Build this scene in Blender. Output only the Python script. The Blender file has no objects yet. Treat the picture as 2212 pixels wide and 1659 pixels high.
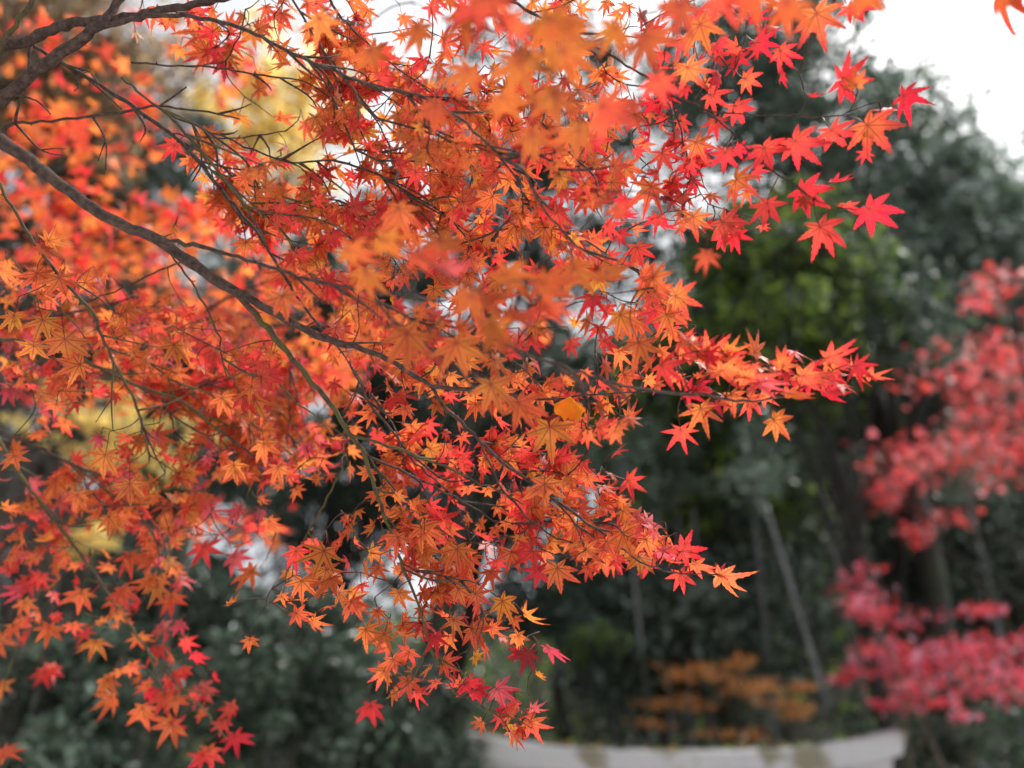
import bpy, math, random
import numpy as np
from mathutils import Vector

random.seed(11)
rng = np.random.default_rng(11)
S = bpy.context.scene
COL = S.collection
R = math.radians

# ------------------------------------------------------------------ camera, sky, sun, exposure
PITCH = R(30)
LENS = 27.0
CAM = np.array([0.0, 0.0, 1.6])
RIGHT = np.array([1.0, 0, 0])
FWD = np.array([0, math.cos(PITCH), math.sin(PITCH)])
UP = np.array([0, -math.sin(PITCH), math.cos(PITCH)])
W_, H_ = 2212.0, 1659.0
F = W_ * LENS / 36.0

cd = bpy.data.cameras.new('camera')
cam = bpy.data.objects.new('camera', cd)
COL.objects.link(cam)
cam.location = CAM
cam.rotation_euler = (math.pi / 2 + PITCH, 0, 0)
cd.lens = LENS
cd.sensor_width = 36
cd.clip_start = 0.05
cd.clip_end = 500
cd.dof.use_dof = True
cd.dof.focus_distance = 0.97
cd.dof.aperture_fstop = 1.7
S.camera = cam

w = bpy.data.worlds.new('World')
S.world = w
w.use_nodes = True
nt = w.node_tree
bg = nt.nodes['Background']
sky = nt.nodes.new('ShaderNodeTexSky')
sky.sky_type = 'NISHITA'
sky.sun_disc = False
SUN_EL, SUN_AZ = R(60), R(78)          # azimuth measured from +Y towards +X
sky.sun_elevation = SUN_EL
sky.sun_rotation = SUN_AZ
sky.dust_density = 6.0
sky.air_density = 1.0
hs = nt.nodes.new('ShaderNodeHueSaturation')
hs.inputs['Saturation'].default_value = 0.22
nt.links.new(sky.outputs[0], hs.inputs['Color'])
nt.links.new(hs.outputs[0], bg.inputs['Color'])
bg.inputs['Strength'].default_value = 0.13

sl = bpy.data.lights.new('sun', 'SUN')
sl.energy = 1.5
sl.angle = R(10)
sl.color = (1.0, 0.97, 0.92)
so = bpy.data.objects.new('sun', sl)
COL.objects.link(so)
sdir = Vector((math.sin(SUN_AZ) * math.cos(SUN_EL), math.cos(SUN_AZ) * math.cos(SUN_EL), math.sin(SUN_EL)))
so.rotation_euler = sdir.to_track_quat('Z', 'Y').to_euler()
so.location = (12, 3, 30)

S.view_settings.view_transform = 'Standard'
S.view_settings.look = 'None'
S.view_settings.exposure = 1.32
S.view_settings.gamma = 1.0
S.render.engine = 'CYCLES'
S.cycles.max_bounces = 9
S.cycles.diffuse_bounces = 7
S.cycles.transmission_bounces = 4
S.cycles.glossy_bounces = 2
S.cycles.use_denoising = True
S.cycles.sample_clamp_indirect = 8

# ------------------------------------------------------------------ helpers
def P(x, y, d):
    """photo point (2212 x 1659 grid) at depth d in metres along the view axis -> place in the world"""
    return CAM + FWD * d + RIGHT * ((x - W_ / 2) / F * d) - UP * ((y - H_ / 2) / F * d)

def project(p):
    q = np.asarray(p) - CAM
    d = q @ FWD
    return (q @ RIGHT) / d * F + W_ / 2, -(q @ UP) / d * F + H_ / 2, d

def ground_z(x, y):
    def sm(a, b, v):
        t = min(1, max(0, (v - a) / (b - a)))
        return t * t * (3 - 2 * t)
    z = -0.95 * sm(1.5, 5.5, y)
    z += (0.42 + 0.3 * sm(0, 7, x)) * max(0, min(y, 40) - 12.0) * sm(12.0, 17, y)
    z += 0.10 * math.sin(x * 0.7 + 1) * math.cos(y * 0.5)
    return z

def tag(o, label=None, cat=None, group=None, kind=None):
    for k, v in (('label', label), ('category', cat), ('group', group), ('kind', kind)):
        if v:
            o[k] = v
    return o

def empty(name, loc, label, cat, group=None):
    o = bpy.data.objects.new(name, None)
    COL.objects.link(o)
    o.location = loc
    o.empty_display_size = 0.2
    return tag(o, label, cat, group)

def link_mesh(name, V, T, mat, parent=None, tint=None, rib=None, smooth=True):
    """V (n,3) world positions, T (m,3) triangles or (m,4) quads"""
    V = np.asarray(V, dtype=np.float32)
    T = np.asarray(T, dtype=np.int32)
    if parent is not None:
        V = V - np.array(parent.location, dtype=np.float32)
    me = bpy.data.meshes.new(name)
    n, k = T.shape
    me.vertices.add(len(V))
    me.vertices.foreach_set('co', V.ravel())
    me.loops.add(n * k)
    me.loops.foreach_set('vertex_index', T.ravel())
    me.polygons.add(n)
    me.polygons.foreach_set('loop_start', np.arange(0, n * k, k, dtype=np.int32))
    me.polygons.foreach_set('use_smooth', np.full(n, smooth, dtype=bool))
    if tint is not None:
        a = me.attributes.new('tint', 'FLOAT_COLOR', 'POINT')
        a.data.foreach_set('color', np.concatenate([tint, np.ones((len(tint), 1))], 1).astype(np.float32).ravel())
    if rib is not None:
        a = me.attributes.new('rib', 'FLOAT_VECTOR', 'POINT')
        a.data.foreach_set('vector', rib.astype(np.float32).ravel())
    me.update(calc_edges=True)
    me.validate()
    me.materials.append(mat)
    o = bpy.data.objects.new(name, me)
    COL.objects.link(o)
    if parent is not None:
        o.parent = parent
    return o

# ------------------------------------------------------------------ materials
def new_mat(name):
    m = bpy.data.materials.new(name)
    m.use_nodes = True
    t = m.node_tree
    b = t.nodes['Principled BSDF']
    o = t.nodes['Material Output']
    return m, t, b, o

def N(t, typ, **kw):
    n = t.nodes.new(typ)
    for k, v in kw.items():
        setattr(n, k, v)
    return n

def math_node(t, op, a, b=None, c=None, clamp=False):
    n = N(t, 'ShaderNodeMath', operation=op, use_clamp=clamp)
    for i, v in enumerate((a, b, c)):
        if v is None:
            continue
        if isinstance(v, (int, float)):
            n.inputs[i].default_value = v
        else:
            t.links.new(v, n.inputs[i])
    return n.outputs[0]

def leaf_material(name, trans=0.55, veins=True, rough=0.42, spec=0.35):
    m, t, b, o = new_mat(name)
    L = t.links
    at = N(t, 'ShaderNodeAttribute', attribute_name='tint')
    geo = N(t, 'ShaderNodeNewGeometry')
    no = N(t, 'ShaderNodeTexNoise')
    no.inputs['Scale'].default_value = 90
    no.inputs['Detail'].default_value = 3
    L.new(geo.outputs['Position'], no.inputs['Vector'])
    mul = math_node(t, 'MULTIPLY_ADD', no.outputs['Fac'], 0.5, 0.75)
    mx = N(t, 'ShaderNodeMix', data_type='RGBA', blend_type='MULTIPLY')
    mx.inputs['Factor'].default_value = 1
    L.new(at.outputs['Color'], mx.inputs[6])
    cmb = N(t, 'ShaderNodeCombineColor')
    n3 = N(t, 'ShaderNodeTexNoise')
    n3.inputs['Scale'].default_value = 42
    n3.inputs['Detail'].default_value = 4
    L.new(geo.outputs['Position'], n3.inputs['Vector'])
    blot = math_node(t, 'MULTIPLY', mul, math_node(t, 'MULTIPLY_ADD', n3.outputs['Fac'], 1.5, 0.25))
    L.new(mul, cmb.inputs[0])
    L.new(blot, cmb.inputs[1])
    L.new(mul, cmb.inputs[2])
    L.new(cmb.outputs[0], mx.inputs[7])
    col = mx.outputs[2]
    # small dark spots of age
    sp = N(t, 'ShaderNodeTexNoise')
    sp.inputs['Scale'].default_value = 330
    L.new(geo.outputs['Position'], sp.inputs['Vector'])
    spot = math_node(t, 'GREATER_THAN', sp.outputs['Fac'], 0.74)
    ms = N(t, 'ShaderNodeMix', data_type='RGBA')
    L.new(math_node(t, 'MULTIPLY', spot, 0.45), ms.inputs['Factor'])
    L.new(col, ms.inputs[6])
    ms.inputs[7].default_value = (0.12, 0.02, 0.01, 1)
    col = ms.outputs[2]
    if veins:
        rb = N(t, 'ShaderNodeAttribute', attribute_name='rib')
        sx = N(t, 'ShaderNodeSeparateXYZ')
        L.new(rb.outputs['Vector'], sx.inputs[0])
        al, ac = sx.outputs['X'], sx.outputs['Y']
        wd = math_node(t, 'MULTIPLY_ADD', al, -0.020, 0.034)
        mid = math_node(t, 'SUBTRACT', 1.0, math_node(t, 'DIVIDE', ac, wd), clamp=True)
        ph = math_node(t, 'FRACT', math_node(t, 'MULTIPLY', math_node(t, 'MULTIPLY_ADD', ac, -1.1, al), 8.0))
        side = math_node(t, 'GREATER_THAN', ph, 0.86)
        side = math_node(t, 'MULTIPLY', side, 0.22)
        vf = math_node(t, 'MAXIMUM', math_node(t, 'MULTIPLY', mid, 0.95), side, clamp=True)
        mv = N(t, 'ShaderNodeMix', data_type='RGBA')
        L.new(vf, mv.inputs['Factor'])
        L.new(col, mv.inputs[6])
        mv.inputs[7].default_value = (0.22, 0.028, 0.02, 1)
        col = mv.outputs[2]
    L.new(col, b.inputs['Base Color'])
    b.inputs['Roughness'].default_value = rough
    b.inputs['Specular IOR Level'].default_value = spec
    tr = N(t, 'ShaderNodeBsdfTranslucent')
    L.new(col, tr.inputs['Color'])
    mix = N(t, 'ShaderNodeMixShader')
    mix.inputs[0].default_value = trans
    L.new(b.outputs[0], mix.inputs[1])
    L.new(tr.outputs[0], mix.inputs[2])
    L.new(mix.outputs[0], o.inputs['Surface'])
    return m

def bark_material(name, c1, c2, scale=60, moss=None, moss_amt=0.5):
    m, t, b, o = new_mat(name)
    L = t.links
    geo = N(t, 'ShaderNodeNewGeometry')
    no = N(t, 'ShaderNodeTexNoise')
    no.inputs['Scale'].default_value = scale
    no.inputs['Detail'].default_value = 6
    no.inputs['Roughness'].default_value = 0.65
    L.new(geo.outputs['Position'], no.inputs['Vector'])
    cr = N(t, 'ShaderNodeValToRGB')
    cr.color_ramp.elements[0].position = 0.35
    cr.color_ramp.elements[1].position = 0.68
    cr.color_ramp.elements[0].color = (*c1, 1)
    cr.color_ramp.elements[1].color = (*c2, 1)
    L.new(no.outputs['Fac'], cr.inputs[0])
    col = cr.outputs[0]
    if moss:
        n2 = N(t, 'ShaderNodeTexNoise')
        n2.inputs['Scale'].default_value = scale * 0.22
        n2.inputs['Detail'].default_value = 4
        L.new(geo.outputs['Position'], n2.inputs['Vector'])
        r2 = N(t, 'ShaderNodeValToRGB')
        r2.color_ramp.elements[0].position = 0.62 - moss_amt * 0.3
        r2.color_ramp.elements[1].position = 0.75 - moss_amt * 0.3
        L.new(n2.outputs['Fac'], r2.inputs[0])
        mm = N(t, 'ShaderNodeMix', data_type='RGBA')
        L.new(r2.outputs[0], mm.inputs['Factor'])
        L.new(col, mm.inputs[6])
        mm.inputs[7].default_value = (*moss, 1)
        col = mm.outputs[2]
    L.new(col, b.inputs['Base Color'])
    b.inputs['Roughness'].default_value = 0.8
    b.inputs['Specular IOR Level'].default_value = 0.25
    bp = N(t, 'ShaderNodeBump')
    bp.inputs['Strength'].default_value = 0.6
    bp.inputs['Distance'].default_value = 0.4 / scale
    L.new(no.outputs['Fac'], bp.inputs['Height'])
    L.new(bp.outputs[0], b.inputs['Normal'])
    return m

M_LEAF = leaf_material('maple_leaf_skin', 0.66, spec=0.5)
M_LEAF_FAR = leaf_material('far_maple_leaf_skin', 0.55, veins=False)
M_GREEN = leaf_material('evergreen_leaf_skin', 0.4, veins=False, rough=0.33, spec=0.8)
M_YEL = leaf_material('yellow_leaf_skin', 0.62, veins=False)
M_BARK = bark_material('maple_bark', (0.02, 0.013, 0.011), (0.095, 0.062, 0.052), 150)
M_BARKG = bark_material('young_maple_bark', (0.03, 0.02, 0.014), (0.10, 0.072, 0.048), 130, moss=(0.075, 0.066, 0.024), moss_amt=0.6)
M_TWIG = bark_material('maple_twig_bark', (0.03, 0.014, 0.012), (0.09, 0.04, 0.035), 160)
M_TRUNK = bark_material('forest_bark', (0.012, 0.011, 0.010), (0.05, 0.046, 0.042), 9, moss=(0.03, 0.04, 0.02), moss_amt=0.3)
M_PALE = bark_material('pale_bark', (0.13, 0.14, 0.155), (0.29, 0.30, 0.33), 6, moss=(0.07, 0.09, 0.06), moss_amt=0.3)
M_TAN = bark_material('tan_bark', (0.08, 0.065, 0.05), (0.20, 0.165, 0.13), 14)

# ------------------------------------------------------------------ tubes
def catmull(pts, step):
    pts = np.asarray(pts, float)
    if len(pts) == 2:
        pts = np.array([pts[0], (pts[0] + pts[1]) / 2, pts[1]])
    ext = np.vstack([2 * pts[0] - pts[1], pts, 2 * pts[-1] - pts[-2]])
    out = []
    for i in range(1, len(ext) - 2):
        p0, p1, p2, p3 = ext[i - 1:i + 3]
        n = max(2, int(np.linalg.norm((p2 - p1)[:3]) / step))
        for k in range(n):
            u = k / n
            out.append(0.5 * (2 * p1 + (p2 - p0) * u + (2 * p0 - 5 * p1 + 4 * p2 - p3) * u * u + (3 * p1 - p0 - 3 * p2 + p3) * u ** 3))
    out.append(ext[-2])
    return np.array(out)

def tube(pts, rad, sides=7, knobby=0.0):
    pts = np.asarray(pts, float)
    rad = np.asarray(rad, float)
    n = len(pts)
    tan = np.gradient(pts, axis=0)
    tan /= np.linalg.norm(tan, axis=1)[:, None] + 1e-12
    ref = np.array([0.31, 0.2, 0.93])
    a = np.cross(tan, ref)
    a /= np.linalg.norm(a, axis=1)[:, None] + 1e-9
    b = np.cross(tan, a)
    th = np.arange(sides) / sides * 2 * math.pi
    rr = rad[:, None] * (1 + knobby * rng.normal(size=(n, sides)) * 0.5)
    if knobby:
        kn = rng.random(n) < 0.10
        rr[kn] *= 1.0 + knobby * 2.2
    V = pts[:, None, :] + rr[..., None] * (np.cos(th)[None, :, None] * a[:, None, :] + np.sin(th)[None, :, None] * b[:, None, :])
    V = V.reshape(-1, 3)
    i = np.arange(n - 1)[:, None] * sides
    j = np.arange(sides)[None, :]
    j2 = (j + 1) % sides
    Q = np.stack([i + j, i + j2, i + sides + j2, i + sides + j], -1).reshape(-1, 4)
    # close both ends
    V = np.vstack([V, pts[0], pts[-1]])
    c0, c1 = len(V) - 2, len(V) - 1
    e = (n - 1) * sides
    js = np.arange(sides)
    T = np.vstack([Q[:, [0, 1, 2]], Q[:, [0, 2, 3]],
                   np.stack([np.full(sides, c0), (js + 1) % sides, js], 1),
                   np.stack([np.full(sides, c1), e + js, e + (js + 1) % sides], 1)])
    return V, T

class Pile:
    def __init__(self):
        self.V, self.T, self.C, self.B, self.n = [], [], [], [], 0
    def add(self, V, T, C=None, B=None):
        self.V.append(V); self.T.append(np.asarray(T) + self.n); self.n += len(V)
        if C is not None: self.C.append(C)
        if B is not None: self.B.append(B)
    def build(self, name, mat, parent=None, smooth=True):
        return link_mesh(name, np.vstack(self.V), np.vstack(self.T), mat, parent,
                         np.vstack(self.C) if self.C else None, np.vstack(self.B) if self.B else None, smooth)

# ------------------------------------------------------------------ the maple leaf
def leaf_template(stations, teeth, seed, narrow=1.0):
    """seven pointed lobes; x = middle lobe, y = side, z = across the blade, unit length; returns verts, tris, rib(along, across, lobe)"""
    r = np.random.default_rng(seed)
    ang = np.radians(np.array([-128, -82, -41, 0, 41, 82, 128]) + r.normal(0, 4, 7))
    ln = np.array([0.46, 0.76, 0.94, 1.0, 0.94, 0.76, 0.46]) * (1 + r.normal(0, 0.06, 7))
    V, T, B = [(0, 0, 0)], [], [(0, 0, 0)]
    sin_i = {}
    for i in range(6):
        a = (ang[i] + ang[i + 1]) / 2
        s = 0.375 * min(ln[i], ln[i + 1]) * (1 + r.normal(0, 0.08)) + 0.02
        V.append((s * math.cos(a), s * math.sin(a), 0))
        half = abs(ang[i + 1] - ang[i]) / 2
        B.append((s * math.cos(half), s * math.sin(half), 0))
        sin_i[i] = len(V) - 1
    for i in range(7):
        ax = np.array([math.cos(ang[i]), math.sin(ang[i])])
        pe = np.array([-ax[1], ax[0]])
        L = ln[i]
        t0 = 0.30
        ts = np.linspace(t0, 1, stations + 1)
        mids = []
        for t in ts:
            p = ax * t * L
            V.append((p[0], p[1], 0)); B.append((t * L, 0, i))
            mids.append(len(V) - 1)
        for side in (-1, 1):
            j = i if side > 0 else i - 1
            root = sin_i.get(j, None)
            ws = 0.120 * (L ** 0.5)
            marg = []
            for k, t in enumerate(ts[1:-1], 1):
                u = (t - t0) / (1 - t0)
                wd = (ws * (1 - u) ** 1.15 + 0.235 * L * u * (1 - u) ** 1.7) * narrow
                sh = 0.0
                if teeth:
                    wd *= 1.17 if k % 2 else 0.84
                    sh = 0.028 if k % 2 else -0.012
                p = ax * (t + sh) * L + pe * side * wd
                V.append((p[0], p[1], 0)); B.append((t * L, wd, i))
                marg.append(len(V) - 1)
            if root is None:
                p = ax * 0.22 * L + pe * side * 0.09
                V.append((p[0], p[1], 0)); B.append((0.22 * L, 0.09, i))
                root = len(V) - 1
            ch = [root] + marg
            def tri(a, b, c):
                T.append((a, b, c) if side < 0 else (a, c, b))
            tri(0, root, mids[0])
            for k in range(len(ch) - 1):
                tri(mids[k], ch[k], ch[k + 1]); tri(mids[k], ch[k + 1], mids[k + 1])
            tri(mids[-2], ch[-1], mids[-1])
    return np.array(V, float), np.array(T), np.array(B, float), ang, ln

HI = [leaf_template(9, True, s, nw) for s, nw in zip(range(8), (1, .82, 1.08, .76, .95, .72, .88, 1.05))]
LO = [leaf_template(4, False, 20 + s) for s in range(6)]

def lerp(a, b, t):
    return a + (b - a) * t

C_ = lambda *v: np.array(v, float)
TINTS = {  # middle of the blade, lobe tips
    'orange': (C_(.76, .22, .045), C_(.76, .15, .045)),
    'ochre': (C_(.68, .225, .04), C_(.66, .17, .035)),
    'amber': (C_(.47, .14, .022), C_(.47, .105, .02)),  # darkened ochre: shade of other leaves put into the colour
    'brick': (C_(.56, .115, .03), C_(.54, .05, .035)),  # darkened flame and red, shade in the colour too
    'flame': (C_(.80, .20, .05), C_(.78, .055, .055)),
    'red': (C_(.78, .085, .05), C_(.74, .020, .042)),
    'scarlet': (C_(.74, .03, .042), C_(.68, .010, .036)),
    'crimson': (C_(.26, .004, .012), C_(.22, .003, .012)),
    'pink': (C_(.66, .12, .13), C_(.66, .06, .08)),  # pink leaf tone, with the sky sheen of edge-on leaves coloured in
    'yellow': (C_(.80, .36, .025), C_(.74, .24, .03)),
    'rust': (C_(.36, .075, .02), C_(.3, .05, .015)),
}

def make_leaf(c, ang, size, tint, tilt=(0, 0), hi=True, stem=None, curl=None, seed=None, lay=0):
    """one leaf: blade of seven lobes round c, middle lobe towards image angle ang (90 = hanging down), and its stalk to stem"""
    r = np.random.default_rng(seed if seed is not None else int(rng.integers(1 << 30)))
    tv, tt, tb, angs, lens = (HI if hi else LO)[r.integers(8 if hi else 6)]
    v = tv.copy()
    rad2 = (v[:, 0] ** 2 + v[:, 1] ** 2)
    cu = r.normal(0.24, 0.2) if curl is None else curl
    v[:, 2] += -cu * rad2 + r.normal(0.25, .15) * tb[:, 1] * np.sqrt(rad2)
    lob = tb[:, 2].astype(int)
    lj = r.normal(0, 0.10, 7)
    v[:, 2] += lj[lob] * np.sqrt(rad2) ** 1.5
    sw = r.normal(0, 0.10, 7)
    yy = v[:, 1].copy()
    v[:, 1] += sw[lob] * rad2 * 0.5
    v[:, 0] -= sw[lob] * rad2 * 0.5 * np.sign(yy)
    v *= size
    view = (c - CAM); view = view / np.linalg.norm(view)
    a = math.radians(ang)
    X = RIGHT * math.cos(a) - UP * math.sin(a)
    X = X - view * (X @ view); X /= np.linalg.norm(X)
    Z = -view
    Y = np.cross(Z, X)
    def rot(u, k, th):
        return u * math.cos(th) + np.cross(k, u) * math.sin(th) + k * (k @ u) * (1 - math.cos(th))
    p, q = math.radians(tilt[0]), math.radians(tilt[1])
    X2, Z2 = rot(X, Y, p), rot(Z, Y, p)
    Y2, Z3 = rot(Y, X2, q), rot(Z2, X2, q)
    V = c + v[:, :1] * X2 + v[:, 1:2] * Y2 + v[:, 2:3] * Z3
    if lay:     # leaves of a spray lie near level, so from below they look flattened
        k = np.cross(-view, np.array([0, 0, -1.0])); k /= np.linalg.norm(k)
        X2, Y2, Z3 = (rot(u, k, math.radians(lay)) for u in (X2, Y2, Z3))
    core, tip = [v * C_(.87, .78, .85) for v in TINTS[tint]]
    br = 1 + r.normal(0, 0.09)
    hue = 1 + r.normal(0, 0.16)
    f = np.clip((np.sqrt(rad2) - 0.30) / 0.6, 0, 1)[:, None] + 0.5 * np.clip(tb[:, 1:2] / 0.12, 0, 1) * (rad2[:, None] > 0.1)
    f = np.clip(f, 0, 1)
    C = lerp(core, tip, f) * br
    C[:, 1] *= hue
    if r.random() < 0.28:     # browned tips
        e = np.clip((tb[:, :1] - r.uniform(.62, .85)) / .15, 0, 1) * (rad2[:, None] > .2)
        C = lerp(C, C_(.22, .06, .02), e * .85)
    C = np.clip(C, 0, 0.9)
    B = tb.copy()
    T = tt
    # stalk
    if stem is None:
        stem = c - X2 * size * 0.8 + Z3 * 0.1 * size + UP * 0.15 * size
    mid = (c + stem) / 2 + (c - X2 * size * 0.35 - (c + stem) / 2) * 0.5
    pts = catmull([c, mid, stem], 0.012)
    tvv, ttt = tube(pts, np.linspace(0.00045, 0.00075, len(pts)), 3)
    V2 = np.vstack([V, tvv])
    T2 = np.vstack([T, ttt + len(V)])
    C2 = np.vstack([C, np.tile(C_(.20, .03, .025), (len(tvv), 1))])
    B2 = np.vstack([B, np.tile(C_(0, 1, 0), (len(tvv), 1))])
    return V2, T2, C2, B2

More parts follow.
